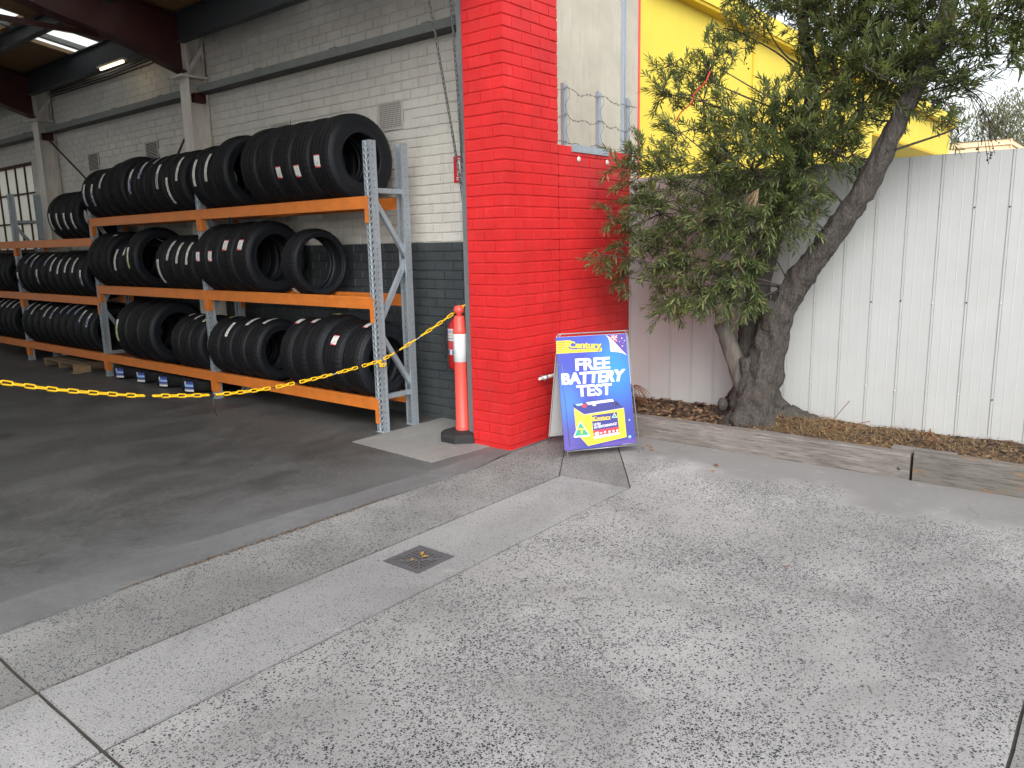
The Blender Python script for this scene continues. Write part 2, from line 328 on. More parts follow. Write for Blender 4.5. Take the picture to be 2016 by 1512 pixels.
# ------------------------------------------------------------------ geometry helpers
class MB:
    def __init__(s): s.v = []; s.f = []; s.mi = []; s.sm = []
    def add(s, vs, fs, mi=0, smooth=False):
        b = len(s.v); s.v += [tuple(x) for x in vs]; s.f += [tuple(i+b for i in f) for f in fs]; s.mi += [mi]*len(fs); s.sm += [smooth]*len(fs)
    def box(s, x0, x1, y0, y1, z0, z1, mi=0):
        s.add([(x0, y0, z0), (x1, y0, z0), (x1, y1, z0), (x0, y1, z0), (x0, y0, z1), (x1, y0, z1), (x1, y1, z1), (x0, y1, z1)],
              [(0, 3, 2, 1), (4, 5, 6, 7), (0, 1, 5, 4), (1, 2, 6, 5), (2, 3, 7, 6), (3, 0, 4, 7)], mi)
    def bar(s, a, b, w, h, upv=(0, 0, 1), mi=0):
        a = Vector(a); b = Vector(b); d = (b-a).normalized(); u = Vector(upv); sd_ = d.cross(u)
        if sd_.length < 1e-4: sd_ = d.cross(Vector((1, 0, 0)))
        sd_.normalize(); u = sd_.cross(d)
        vs = []
        for p in (a, b):
            for i, j in ((-1, -1), (1, -1), (1, 1), (-1, 1)): vs.append(p+sd_*(w/2*i)+u*(h/2*j))
        s.add(vs, [(3, 2, 1, 0), (4, 5, 6, 7), (0, 1, 5, 4), (1, 2, 6, 5), (2, 3, 7, 6), (3, 0, 4, 7)], mi)
    def tube(s, pts, rad, n=8, cap=True, mi=0, smooth=True, fn=None, closed=False):
        pts = [Vector(p) for p in pts]; m = len(pts); rads = rad if isinstance(rad, (list, tuple)) else [rad]*m
        vs = []; prev = None
        for i, p in enumerate(pts):
            if closed: d = pts[(i+1) % m]-pts[i-1]
            else: d = pts[min(i+1, m-1)]-pts[max(i-1, 0)]
            d.normalize()
            if prev is None:
                sde = d.cross(Vector((0, 0, 1)))
                if sde.length < .05: sde = d.cross(Vector((1, 0, 0)))
            else: sde = prev-d*prev.dot(d)
            sde.normalize(); prev = sde; u = sde.cross(d)
            for k in range(n):
                a = 2*pi*k/n; r = rads[i]
                q = p+(sde*cos(a)+u*sin(a))*r
                if fn: q = fn(q, p, i, a, r)
                vs.append(q)
        fs = []
        for i in range(m if closed else m-1):
            j = (i+1) % m
            for k in range(n): fs.append((i*n+k, i*n+(k+1) % n, j*n+(k+1) % n, j*n+k))
        s.add(vs, fs, mi, smooth)
        if cap and not closed:
            b = len(s.v)-len(vs)
            s.f.append(tuple(b+k for k in range(n))[::-1]); s.f.append(tuple(b+(m-1)*n+k for k in range(n))); s.mi += [mi]*2; s.sm += [False]*2
    def mesh(s, name, mats):
        me = bpy.data.meshes.new(name); me.from_pydata(s.v, [], s.f)
        for m in mats: me.materials.append(MATS[m])
        me.polygons.foreach_set('material_index', s.mi); me.polygons.foreach_set('use_smooth', s.sm); me.update(); return me
    def build(s, name, mat, parent=None, **kw):
        return link(name, s.mesh(name, mat if isinstance(mat, (list, tuple)) else [mat]), parent, **kw)
def link(name, me, parent=None, loc=None, rot=None, **kw):
    o = bpy.data.objects.new(name, me); COL.objects.link(o)
    if parent: o.parent = parent
    if loc: o.location = loc
    if rot: o.rotation_euler = rot
    for k, v in kw.items(): o[k] = v
    return o
def thing(name, label, cat, loc=(0, 0, 0), rot=None, group=None):
    o = link(name, None, None, loc, rot, label=label, category=cat); o.empty_display_size = .1
    if group: o['group'] = group
    return o
def tag(o, label, cat, group=None):
    o['label'] = label; o['category'] = cat
    if group: o['group'] = group
    return o
def poly_slab(mb, pts, z0, z1, mi=0):
    n = len(pts); mb.add([(x, y, z1) for x, y in pts]+[(x, y, z0) for x, y in pts],
        [tuple(range(n))]+[(i, i+n, (i+1) % n+n, (i+1) % n) for i in range(n)], mi)
def lathe(mb, prof, n, axis='z', mi=0, smooth=True, fn=None):
    vs = []
    for k in range(n):
        a = 2*pi*k/n
        for i, (r, h) in enumerate(prof):
            rr = fn(i, k, r) if fn else r
            vs.append((rr*cos(a), rr*sin(a), h) if axis == 'z' else (-rr*cos(a), h, rr*sin(a)))
    m = len(prof); fs = []
    for k in range(n):
        k2 = (k+1) % n
        for i in range(m-1): fs.append((k*m+i, k2*m+i, k2*m+i+1, k*m+i+1) if axis == 'z' else (k*m+i, k*m+i+1, k2*m+i+1, k2*m+i))
    mb.add(vs, fs, mi, smooth)
def text_mesh(txt, bold=.0, shear=0.0):
    cu = bpy.data.curves.new('lettering', 'FONT'); cu.body = txt; cu.size = 1; cu.offset = bold; cu.shear = shear; cu.resolution_u = 3
    o = bpy.data.objects.new('lettering', cu); COL.objects.link(o)
    dg = bpy.context.evaluated_depsgraph_get(); me = bpy.data.meshes.new_from_object(o.evaluated_get(dg))
    vs = [v.co.copy() for v in me.vertices]; fs = [tuple(p.vertices) for p in me.polygons]
    bpy.data.objects.remove(o); bpy.data.curves.remove(cu); bpy.data.meshes.remove(me)
    xs = [v.x for v in vs]; ys = [v.y for v in vs]; x0, x1, y0, y1 = min(xs), max(xs), min(ys), max(ys)
    return [((v.x-x0)/(x1-x0), (v.y-y0)/(y1-y0)) for v in vs], fs

# ================================================================== GROUND
g = MB(); g.add([(-400, -400, -.02), (400, -400, -.02), (400, 400, -.02), (-400, 400, -.02)], [(0, 1, 2, 3)])
g.build('ground', 'street', kind='structure')
g = MB(); g.add([(-9, -9, -.009), (1.2, -9, -.009), (1.2, .35, -.009), (-9, .35, -.009)], [(0, 1, 2, 3)])
g.build('joint_dirt', 'dirt', kind='structure')
def wob(pts, amp=.006, step=.12):
    out = []
    for i, a in enumerate(pts):
        b = pts[(i+1) % len(pts)]; L = sqrt((b[0]-a[0])**2+(b[1]-a[1])**2); n = max(1, int(L/step))
        for k in range(n):
            u = k/n; x, y = a[0]+(b[0]-a[0])*u, a[1]+(b[1]-a[1])*u
            q = noise.noise_vector(Vector((x*2.3, y*2.3, 1.7)))*amp*.8+noise.noise_vector(Vector((x*11, y*11, 4.2)))*amp
            out.append((x+q.x, y+q.y))
    return out
apron = link('apron', None, None, kind='structure')
def slab(pts, mat, name='slab', z=0.0, amp=.005):
    m = MB(); poly_slab(m, wob(pts, amp), -.05, z); return m.build(name, mat, apron)
J = .006
slab([(-3.711, -.676), (-.285, -.681), (.765, -.012), (-.02, -.012), (-.49, -.085), (-1.4, -.055), (-2.36, -.02), (-3.0, -.035), (-3.711, -.065)], 'apron_fine')
slab([(-3.711, -.698), (-3.711, -1.250), (-2.075, -1.250), (-2.075, -1.085), (-1.805, -1.085), (-1.805, -1.250), (-.25, -1.235), (-.285, -.700)][::-1] if False else
     [(-3.711, -1.250), (-.25, -1.235), (-.285, -.700), (-3.711, -.698)], 'drain_strip') if False else None
# the drain strip, cut round the grate
for pts in ([(-3.711, -1.250), (-2.082, -1.244), (-2.082, -.699), (-3.711, -.698)], [(-1.798, -1.243), (-.25, -1.235), (-.285, -.700), (-1.798, -.699)],
            [(-2.082, -1.244), (-1.798, -1.243), (-1.798, -1.088), (-2.082, -1.088)], [(-2.082, -.812), (-1.798, -.812), (-1.798, -.699), (-2.082, -.699)]):
    m = MB(); poly_slab(m, wob(pts, .0 if abs(pts[1][0]-pts[0][0]) < .4 else .0), -.05, 0); m.build('slab', 'drain_strip', apron)
slab([(-.282, -.690), (-.240, -1.239), (1.0, -.339), (1.0, -.014), (.771, -.012)], 'old_corner', amp=.004)
slab([(-3.711, -1.270), (-3.711, -3.645), (1.01, -3.645), (1.01, -.344), (-.234, -1.246)], 'apron_coarse')
slab([(-9, -3.657), (-9, -9), (1.01, -9), (1.01, -3.657)], 'old_corner')
slab([(-9, -1.272), (-9, -3.645), (-3.727, -3.645), (-3.727, -1.272)], 'apron_coarse')
slab([(-9, -.705), (-9, -1.255), (-3.727, -1.255), (-3.727, -.705)], 'drain_strip')
slab([(-9, -.06), (-9, -.685), (-3.727, -.685), (-3.727, -.06)], 'old_corner')

# workshop floor
m = MB(); poly_slab(m, wob([(-9, -.045), (-3.6, -.05), (-2.36, -.003), (-1.4, -.04), (-.49, -.068), (-.02, .0), (.62, .0), (.62, .12), (-.62, .13), (-2.2, .235), (-4, .30), (-9, .35)], .008), -.05, .010)
m.build('floor_edge', 'floor_edge_band', kind='structure')
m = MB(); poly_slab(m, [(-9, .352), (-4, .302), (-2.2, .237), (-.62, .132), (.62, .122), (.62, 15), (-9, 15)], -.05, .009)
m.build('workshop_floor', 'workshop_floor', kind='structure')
m = MB(); poly_slab(m, wob([(-.615, .29), (.02, .235), (.02, .47), (.55, .47), (.55, 1.30), (-.56, 1.30)], .004), -.02, .014)
m.build('concrete_pad', 'pad_concrete', kind='structure')

# ================================================================== BRICKWORK
PIT, HCO, Z0 = .231, .0858, .042
rb = random.Random(3)
BM = {}
def brick_mesh(L, W, mat, var, H=HCO-.010):
    key = (round(L, 3), round(W, 3), mat, var)
    if key in BM: return BM[key]
    r = random.Random(hash((round(L*1000), var)) & 0xffff)
    m = MB(); c = .0045
    def jit(): return r.uniform(-.0012, .0012)
    def ring(x0, x1, y0, y1, z): return [(x0+jit(), y0+jit(), z+jit()), (x1+jit(), y0+jit(), z+jit()), (x1+jit(), y1+jit(), z+jit()), (x0+jit(), y1+jit(), z+jit())]
    vs = ring(c, L-c, c, W-c, 0)+ring(0, L, 0, W, c)+ring(0, L, 0, W, H-c)+ring(c, L-c, c, W-c, H)
    fs = [(0, 3, 2, 1), (12, 13, 14, 15)]
    for k in range(3):
        for i in range(4): j = (i+1) % 4; fs.append((k*4+i, k*4+j, k*4+4+j, k*4+4+i))
    m.add(vs, fs); BM[key] = m.mesh('brick', [mat]); return BM[key]
def lay(parent, x, y, z, L, W, mat, proud=0):
    o = link('brick', brick_mesh(L, W, mat, rb.randrange(4)), parent, (x+rb.uniform(-.0012, .0012), y+rb.uniform(-.0018, .0012), z+rb.uniform(-.001, .001)))
    o.rotation_euler = (rb.uniform(-.006, .006), rb.uniform(-.004, .004), rb.uniform(-.004, .004)); return o
jt = .010
pillar = thing('brick_pillar', 'tall red painted brick pillar at the edge of the workshop opening', 'pillar')
core = MB(); core.box(.0065, .685, .0065, .41, 0, 4.9); core.box(.0, .69, .002, .41, -.02, .043); core.build('mortar', 'red_paint', pillar)
hid = MB()
for k in range(56):
    z = Z0+k*HCO+.005
    if k % 2 == 0:   # stretcher on the front
        items = [(0, 0, PIT-jt, .108), (PIT, 0, PIT-jt, .108), (2*PIT, 0, PIT-jt, .108), (0, .118, .108, PIT-jt), (0, .118+PIT, .108, .05)]
    else:
        items = [(0, 0, .108, PIT-jt), (.118, 0, PIT-jt, .108), (.118+PIT, 0, PIT-jt, .108), (.118+2*PIT, 0, .104, .108), (0, PIT, .108, .16)]
    for x, y, L, W in items:
        if z < 3.45: lay(pillar, x, y, z, L, W, 'red_paint')
        else: hid.box(x, x+L, y, y+W, z, z+.076)
hid.build('upper_brickwork', 'red_paint', pillar, kind='stuff')
# low side wall, same plane
low = thing('brick_wall', 'low red painted brick wall joined to the pillar, topped with barbed wire posts', 'wall')
core = MB(); core.box(.712, 1.855, .0145, .225, 0, 2.425); core.box(.697, 1.86, .008, .225, -.02, .043); core.build('mortar', 'red_paint', low)
for k in range(28):
    z = Z0+k*HCO+.005; x = .702
    seq = [PIT]*5 if k % 2 == 0 else [PIT/2]+[PIT]*4+[PIT/2]
    for L in seq:
        lay(low, x, .008, z, L-jt, .1, 'red_paint'); x += L
m = MB(); m.box(.885, 1.45, -.004, .012, 2.395, 2.455); m.build('cap_flashing', 'galvanised', low)
for x in (.985, 1.43):
    m = MB(); lathe(m, [(.0, -.006), (.012, -.006), (.02, -.002), (.024, .006)], 12, 'y', smooth=False); m.build('bolt', 'vent_white', low, loc=(x, -.002, 2.34))
# inner wall
inner = thing('workshop_wall', 'long brick side wall painted white above charcoal inside the workshop', 'wall')
WX = .53; WIN = (10.5, 12.6, 1.66, 3.12)
core = MB()
for (y0, y1, z0, z1) in ((.41, WIN[0], 0, 4.6), (WIN[1], 15, 0, 4.6), (WIN[0], WIN[1], 0, WIN[2]), (WIN[0], WIN[1], WIN[3], 4.6)):
    if z0 == 0:
        core.box(WX+.0095, WX+.16, y0, y1, z0, 1.672, 0)
        if z1 > 1.7: core.box(WX+.0095, WX+.16, y0, y1, 1.672, z1, 1)
    else: core.box(WX+.0095, WX+.16, y0, y1, z0, z1, 1)
core.build('mortar', ['charcoal_paint', 'white_paint'], inner)
VENTS = [(1.648, 1.985, 2.722, 2.975), (3.39, 3.73, 2.722, 2.975), (6.26, 6.60, 2.80, 3.05), (8.01, 8.35, 2.80, 3.05)]
cells = []
for k in range(52):
    z = Z0+k*HCO+.005; y = .39-(PIT/2 if k % 2 else 0)
    while y < 14.9:
        if not (y+PIT > WIN[0] and y < WIN[1]-.0 and z+HCO > WIN[2] and z < WIN[3]) and not any(y+PIT > a+.03 and y < b-.03 and z+.07 > c+.02 and z < d-.02 for a, b, c, d in VENTS):
            cells.append((y, z, k))
        y += PIT
def vis(c):
    y, z, k = c
    d = sqrt((y+3.85)**2+5.1**2+(z-1.6)**2)
    if -.2+.0 < z < 2.5 and y > 1.6: d += 1.5
    return d+(0 if z < 3.75 else 3)
cells.sort(key=vis)
rest = MB()
for i, (y, z, k) in enumerate(cells):
    mat = 'charcoal_paint' if k < 19 else 'white_paint'
    if i < 300: lay(inner, WX, y, z, .09, PIT-jt, mat)
    else:
        c = .004; L = PIT-jt; H = HCO-.01; x = WX+rb.uniform(-.002, .001)
        rest.add([(x+c, y, z), (x+c, y+L, z), (x+c, y+L, z+H), (x+c, y, z+H), (x, y+c, z+c), (x, y+L-c, z+c), (x, y+L-c, z+H-c), (x, y+c, z+H-c),
                  (x+.02, y, z), (x+.02, y+L, z), (x+.02, y+L, z+H), (x+.02, y, z+H)],
                 [(7, 6, 5, 4), (0, 4, 5, 1), (1, 5, 6, 2), (2, 6, 7, 3), (3, 7, 4, 0), (8, 0, 1, 9), (9, 1, 2, 10), (10, 2, 3, 11), (11, 3, 0, 8)], 0 if k < 19 else 1)
rest.build('far_bricks', ['charcoal_paint', 'white_paint'], inner, kind='stuff')
# vents
for vi, (a, b, c, d) in enumerate(VENTS):
    o = thing('air_vent', ['square white metal air grille above the largest tyres', 'white air grille half hidden behind the top row of big tyres',
        'slatted air vent beside the diagonal brace of the steel column', 'slatted air vent farther along the white wall towards the window'][vi], 'vent', (WX-.004, (a+b)/2, c), group='wall air vents')
    w_, h_ = b-a, d-c
    m = MB(); m.box(.0, .012, -w_/2, w_/2, 0, h_); m.build('backing', 'dark_hole', o)
    m = MB(); m.box(-.006, .004, -w_/2-.004, -w_/2+.014, -.004, h_+.004); m.box(-.006, .004, w_/2-.014, w_/2+.004, -.004, h_+.004); m.box(-.0058, .0038, -w_/2+.014, w_/2-.014, -.004, .012); m.box(-.0058, .0038, -w_/2+.014, w_/2-.014, h_-.012, h_+.004); m.build('frame', 'vent_white', o)
    nz_ = 13
    for k in range(nz_):
        z = .02+(h_-.04)*k/(nz_-1); m = MB(); m.box(-.005, .002, -w_/2+.012, w_/2-.012, z-.0032, z+.0032); m.build('slat', 'vent_white', o)
    if vi < 2:
        m = MB()
        for k in range(17):
            y = -w_/2+.02+(w_-.04)*k/16; m.box(-.004, .001, y-.003, y+.003, .012, h_-.012)
        m.build('mesh_bars', 'vent_white', o)
# window
wn = thing('steel_window', 'steel framed window with frosted panes behind the far rack', 'window', (WX+.05, 0, 0))
y0, y1, z0, z1 = WIN
m = MB(); m.box(-.03, .03, y0, y1, z0, z0+.05); m.box(-.03, .03, y0, y1, z1-.05, z1); m.box(-.029, .029, y0, y0+.05, z0+.05, z1-.05); m.box(-.029, .029, y1-.05, y1, z0+.05, z1-.05); m.build('frame', 'rafter_red', wn)
for k in range(1, 5): m = MB(); yy = y0+(y1-y0)*k/5; m.box(-.02, .02, yy-.018, yy+.018, z0+.05, z1-.05); m.build('mullion', 'rafter_red', wn)
for k in range(1, 3): m = MB(); zz = z0+(z1-z0)*k/3; m.box(-.019, .019, y0+.05, y1-.05, zz-.014, zz+.014); m.build('glazing_bar', 'rafter_red', wn)
for a in range(5):
    for b in range(3):
        m = MB(); m.box(.0, .004, y0+(y1-y0)*a/5+.006, y0+(y1-y0)*(a+1)/5-.006, z0+(z1-z0)*b/3+.006, z0+(z1-z0)*(b+1)/3-.006); m.build('pane', 'frosted_glass', wn)

# rest of the shed shell
shell = thing('workshop_building', 'brick tyre workshop with wide open bay and pitched roof', 'building')
m = MB(); m.box(-9.2, -9, 0, 15, 0, 6); m.build('far_side_wall', 'white_paint', shell)
m = MB(); m.box(-9, -6.5, 15, 15.2, 0, 5.5); m.box(-6.5, -2.5, 15, 15.2, 3.2, 5.5); m.box(-2.5, .7, 15, 15.2, 0, 5.5); m.build('back_wall', 'white_paint', shell)  # doorway gap in the unseen back wall, added to raise the light indoors
m = MB(); m.box(-9, 0, .02, .30, 3.85, 4.9); m.build('door_header', 'red_paint', shell)
m = MB(); m.box(-9.2, -8.2, .0, .35, 0, 4.9); m.build('end_pillar', 'red_paint', shell)
SL = .17
def cz(x): return 4.27-SL*(x-.3)
m = MB()
def roofquad(x0, x1, y0, y1, dz=0, th=.06):
    m.add([(x0, y0, cz(x0)+dz), (x1, y0, cz(x1)+dz), (x1, y1, cz(x1)+dz), (x0, y1, cz(x0)+dz), (x0, y0, cz(x0)+dz+th), (x1, y0, cz(x1)+dz+th), (x1, y1, cz(x1)+dz+th), (x0, y1, cz(x0)+dz+th)],
          [(0, 3, 2, 1), (4, 5, 6, 7), (0, 1, 5, 4), (1, 2, 6, 5), (2, 3, 7, 6), (3, 0, 4, 7)])
SKY_AND_FILL = [(.7, 1.7), (2.2, 3.2), (3.65, 4.65), (5.35, 6.35), (6.88, 7.78), (8.2, 9.2), (9.9, 10.9), (11.4, 12.4), (12.9, 13.9)]  # only LONG is a seen skylight; other strips are added to brighten indoors
LONG = (6.88, 7.78)
edges = [-.05]+[q for ab in SKY_AND_FILL for q in ab]+[15.1]
for a, b in zip(edges[0::2], edges[1::2]): roofquad(-4.3, .75, a, b)
for a, b in SKY_AND_FILL:
    for x0, x1 in ((-4.3, -4.15), (-2.2, -2.0), (-.64, -.48), (.47, .75)) if (a, b) == LONG else ((-4.3, -4.15), (-2.2, -2.0), (.36 if a < 3 else -.2 if a < 5 else -1.25, .75)): roofquad(x0, x1, a, b)
m.build('ceiling', 'ceiling_board', shell)
m = MB()
zl = cz(-4.3)
for a, b in zip(edges[0::2], edges[1::2]): m.add([(-9.2, a, zl-.85), (-4.3, a, zl), (-4.3, b, zl), (-9.2, b, zl-.85)], [(0, 1, 2, 3)])
for a, b in SKY_AND_FILL:
    m.add([(-9.2, a, zl-.85), (-8.6, a, zl-.746), (-8.6, b, zl-.746), (-9.2, b, zl-.85)], [(0, 1, 2, 3)])
m.build('far_roof_slope', 'ceiling_board', shell)
for a, b in SKY_AND_FILL:
    m = MB(); m.add([(-8.6, a, zl-.746), (-4.3, a, zl), (-4.3, b, zl), (-8.6, b, zl-.746)], [(0, 1, 2, 3)]); m.build('skylight_or_fill', 'skylight_sheet', shell)  # unseen far-slope strips, added for more light inside
    for x0, x1 in ((-4.15, -2.2), (-2.0, -.64), (-.48, .47)) if (a, b) == LONG else ((-4.15, -2.2), (-2.0, .36 if a < 3 else -.2 if a < 5 else -1.25)):
        m = MB(); roofquad(x0, x1, a, b, .05, .004); m.build('skylight_or_fill', 'skylight_sheet', shell)
a, b = LONG; yb = a+.48
m = MB(); m.add([(x, y, cz(x)+dz) for x in (-4.0, .5) for y, dz in ((yb, -.02), (yb+.07, -.02), (yb+.07, .04), (yb, .04))], [(0, 1, 5, 4), (1, 2, 6, 5), (2, 3, 7, 6), (3, 0, 4, 7)]); m.build('skylight_batten', 'grey_steel', shell)
m = MB(); m.add([(x, y, cz(x)+dz) for x in (-4.0, .42) for y, dz in ((b-.05, -.012), (b+.0, -.012), (b+.0, .03), (b-.05, .03))], [(0, 1, 5, 4), (1, 2, 6, 5), (2, 3, 7, 6), (3, 0, 4, 7)]); m.build('skylight_trim', 'cardboard', shell)
# purlins along the building
for x, h_ in ((.22, .30), (-.55, .16), (-1.5, .16), (-2.5, .16), (-3.5, .16)):
    for (ya, yb) in ((.32, 4.93), (5.13, 9.35), (9.55, 14.9)):
        m = MB(); z1 = cz(x)-.012
        m.box(x-.05, x+.05, ya, yb, z1-.012, z1); m.box(x-.006, x+.006, ya, yb, z1-h_, z1-.012); m.box(x-.05, x+.05, ya, yb, z1-h_-.012, z1-h_); m.build('purlin', 'dark_steel', shell)
# portal frames: columns, rafters
for yc in (5.03, 9.47):
    m = MB(); m.box(.28, .292, yc-.1, yc+.1, 0, 4.1); m.box(.292, .50, yc-.006, yc+.006, 0, 4.1); m.box(.50, .512, yc-.1, yc+.1, 0, 4.1); m.build('column', 'column_white', shell)
    m = MB()
    top = [(.30, cz(.3)-.03), (-4.3, cz(-4.3)-.03)]; bot = [(.28, 3.66), (.03, 3.74), (-.25, 3.845), (-.53, 3.925), (-1.07, 4.03), (-1.31, 4.10), (-4.3, cz(-4.3)-.33)]
    prof = bot+top[::-1]
    n = len(prof)
    m.add([(x, yc-.006, z) for x, z in prof]+[(x, yc+.006, z) for x, z in prof], [tuple(range(n)), tuple(range(2*n-1, n-1, -1))]+[(i, i+n, (i+1) % n+n, (i+1) % n) for i in range(n)])
    for a, b in zip(bot[:-1], bot[1:]): m.bar((a[0], yc, a[1]), (b[0], yc, b[1]), .2, .014)
    m.bar((top[0][0], yc, top[0][1]), (top[1][0], yc, top[1][1]), .2, .014); m.build('rafter', 'rafter_red', shell)
    m = MB(); m.box(.19, .51, yc-.13, yc+.13, 3.60, 3.625); m.box(.30, .31, yc-.1, yc+.1, 3.63, 4.1); m.bar((.30, yc-.08, 3.66), (.5, yc-.08, 3.95), .012, .05); m.bar((.5, yc-.09, 3.64), (.5, yc-.09, 4.02), .02, .02); m.build('knee_plate', 'column_white', shell)
    m = MB(); m.box(.35, .49, yc-.085, yc-.012, 3.34, 3.44); m.build('cleat', 'rafter_red', shell)
m = MB(); m.bar((-.5, 5.16, 3.94), (-4.2, 5.16, 3.94), .05, .05); m.build('tie_rod', 'rafter_red', shell)
# wall bracing rods and rails
for a, b in (((.40, 5.13, 3.15), (.40, 6.5, 2.0)), ((.40, 9.36, 3.35), (.40, 7.0, 2.0))):
    m = MB(); m.tube([a, b], .013, 8); m.build('brace_rod', 'rafter_red', shell)
for ya, yb in ((.43, 4.93), (5.14, 9.36), (9.58, 14.9)):
    m = MB(); m.box(.375, .38, ya, yb, 3.44, 3.515); m.box(.38, .53, ya, yb, 3.510, 3.515); m.build('wall_rail', 'grey_steel', shell); m = MB(); m.box(.3805, .53, ya, yb, 3.436, 3.442); m.build('rail_under_shade', 'tie_black', shell)  # black strip paints in the shade beneath the rail
    y = ya+.75
    while y < yb: m = MB(); m.box(.44, .53, y, y+.10, 3.516, 3.55); m.build('rail_clip', 'grey_steel', shell); y += 1.28
for k in range(4):
    m = MB(); z = 3.97+.035*k
    m.tube([(.505, 5.2, z+.02), (.50, 6.2, z+.01*sin(k)), (.505, 7.4, z-.015), (.505, 9.3, z)], .008, 6); m.build('cable', ['rafter_red', 'tie_black', 'cardboard', 'tie_black'][k], shell)
o = thing('tube_light', 'warm lit tube light fitting under the roof near the wall', 'light', (.13, 6.44, 3.915))
m = MB(); m.box(-.03, .03, -.36, .36, .03, .052); m.build('batten', 'vent_white', o); m = MB(); m.tube([(0, -.31, .012), (0, .31, .012)], .013, 10); m.build('tube', 'tube_light', o)

# ================================================================== DOOR TRACK, CHAINS
o = thing('door_track', 'galvanised steel roller door track fixed beside the red pillar', 'track', (.05, .40, 0))
m = MB(); m.box(.0, .006, .0, .10, .012, 4.2); m.box(.006, .075, .094, .10, .012, 4.2); m.box(.006, .075, .0, .006, .012, 4.2); m.build('channel', 'galvanised_dark', o)
m = MB(); m.box(-.014, -.001, -.006, .028, .012, 4.2); m.build('front_flange', 'galvanised', o)
def link_mesh(mb, c, d, u, L, Wd, r, n=5, seg=14, mi=0):
    c, d, u = Vector(c), Vector(d).normalized(), Vector(u); u = (u-d*u.dot(d)).normalized()
    pts = []; hl = L/2-Wd/2; wr = Wd/2-r
    for k in range(seg):
        a = 2*pi*k/seg; x = cos(a); y = sin(a)
        pts.append(c+d*((hl if x >= 0 else -hl)+x*wr)+u*(y*wr))
    mb.tube(pts, r, n, closed=True, mi=mi)
def chain_pts(path, pitch):
    path = [Vector(p) for p in path]; out = []; acc = 0; tgt = 0
    for a, b in zip(path[:-1], path[1:]):
        L = (b-a).length
        while tgt <= acc+L: out.append((a+(b-a)*((tgt-acc)/L), (b-a).normalized())); tgt += pitch
        acc += L
    return out
def smooth_path(pts, n=12):
    pts = [Vector(p) for p in pts]; P = [pts[0]*2-pts[1]]+pts+[pts[-1]*2-pts[-2]]; out = []
    for i in range(1, len(P)-2):
        for k in range(n):
            t_ = k/n; a, b, c_, d = P[i-1], P[i], P[i+1], P[i+2]
            out.append(.5*((2*b)+(c_-a)*t_+(2*a-5*b+4*c_-d)*t_**2+(3*b-a-3*c_+d)*t_**3))
    out.append(pts[-1]); return out
yc_ = thing('barrier_chain', 'yellow plastic barrier chain slung from bollard to rack and across the opening', 'chain', (-.19, 1.28, .65))
off = Vector((-.19, 1.28, .65))
def put_chain(path, skip=()):
    for i, (p, d) in enumerate(chain_pts(smooth_path(path), .0605)):
        u = Vector((0, 0, 1)) if i % 2 else d.cross(Vector((0, 0, 1)))
        u = (u+Vector((0, 0, .35))+Vector((random.uniform(-.2, .2), random.uniform(-.2, .2), 0))) if i % 2 == 0 else u+d.cross(Vector((0, 0, 1)))*.25
        if i in skip:
            m = MB(); m.tube([p-off-d*.034, p-off+Vector((0, 0, -.004)), p-off+d*.034], .0035, 5); m.build('cable_tie', 'tie_white' if i % 3 == 0 else 'tie_black', yc_); continue
        m = MB(); link_mesh(m, p-off, d, u, .074, .032, .0058); m.build('chain_link', 'yellow_plastic', yc_)
put_chain([(.085, .52, 1.165), (.0, .782, .986), (-.10, 1.06, .805), (-.185, 1.30, .665)], skip=(9, 13))
put_chain([(-.205, 1.31, .660), (-.62, 1.257, .639), (-1.08, 1.179, .631), (-1.49, 1.11, .639), (-1.93, 1.035, .679), (-2.42, .953, .763), (-2.71, .904, .832), (-3.0, .855, .911), (-3.25, .812, .992), (-3.6, .75, 1.10)], skip=(4, 9, 16, 20, 29, 37, 54))
m = MB()
link_mesh(m, Vector((-.205, 1.30, .645))-off, (.2, -.8, -.6), (1, 0, 0), .074, .032, .0058); link_mesh(m, Vector((-.20, 1.27, .628))-off, (.3, -.9, .3), (0, 0, 1), .074, .032, .0058)
m.build('hook_links', 'yellow_plastic', yc_)
m = MB(); m.tube([(-1.93+.19, 1.03-1.28, .672-.65), (-1.935+.19, 1.03-1.28, .60-.65), (-1.92+.19, 1.03-1.28, .53-.65)], .0028, 5); m.build('tie_tail', 'tie_black', yc_)
# hoist chains for the door
for nm, path, lab in ((0, [(-.184, .55, 3.46), (-.05, .53, 2.75), (.04, .51, 2.2), (.088, .50, 1.86)], 'thin galvanised hoist chain pulled aside towards the extinguisher sign'),
                      (1, [(-.019, .485, 3.48), (.02, .482, 2.9), (.038, .48, 2.45), (.06, .49, 2.1)], 'thin galvanised hoist chain hanging close along the door track')):
    hc = thing('hoist_chain', lab, 'chain', path[0], group='door hoist chains'); m = MB(); q = Vector(path[0])
    path = [Vector(path[0])+Vector((Vector(path[0])-Vector(path[1])))*.9]+path
    for i, (p, d) in enumerate(chain_pts(smooth_path(path), .036)):
        link_mesh(m, p-q, d, (0, 1, 0) if i % 2 else (1, 0, 0), .052, .025, .0042, 5, 10)
    m.build('links', 'screw_grey', hc, kind='stuff')

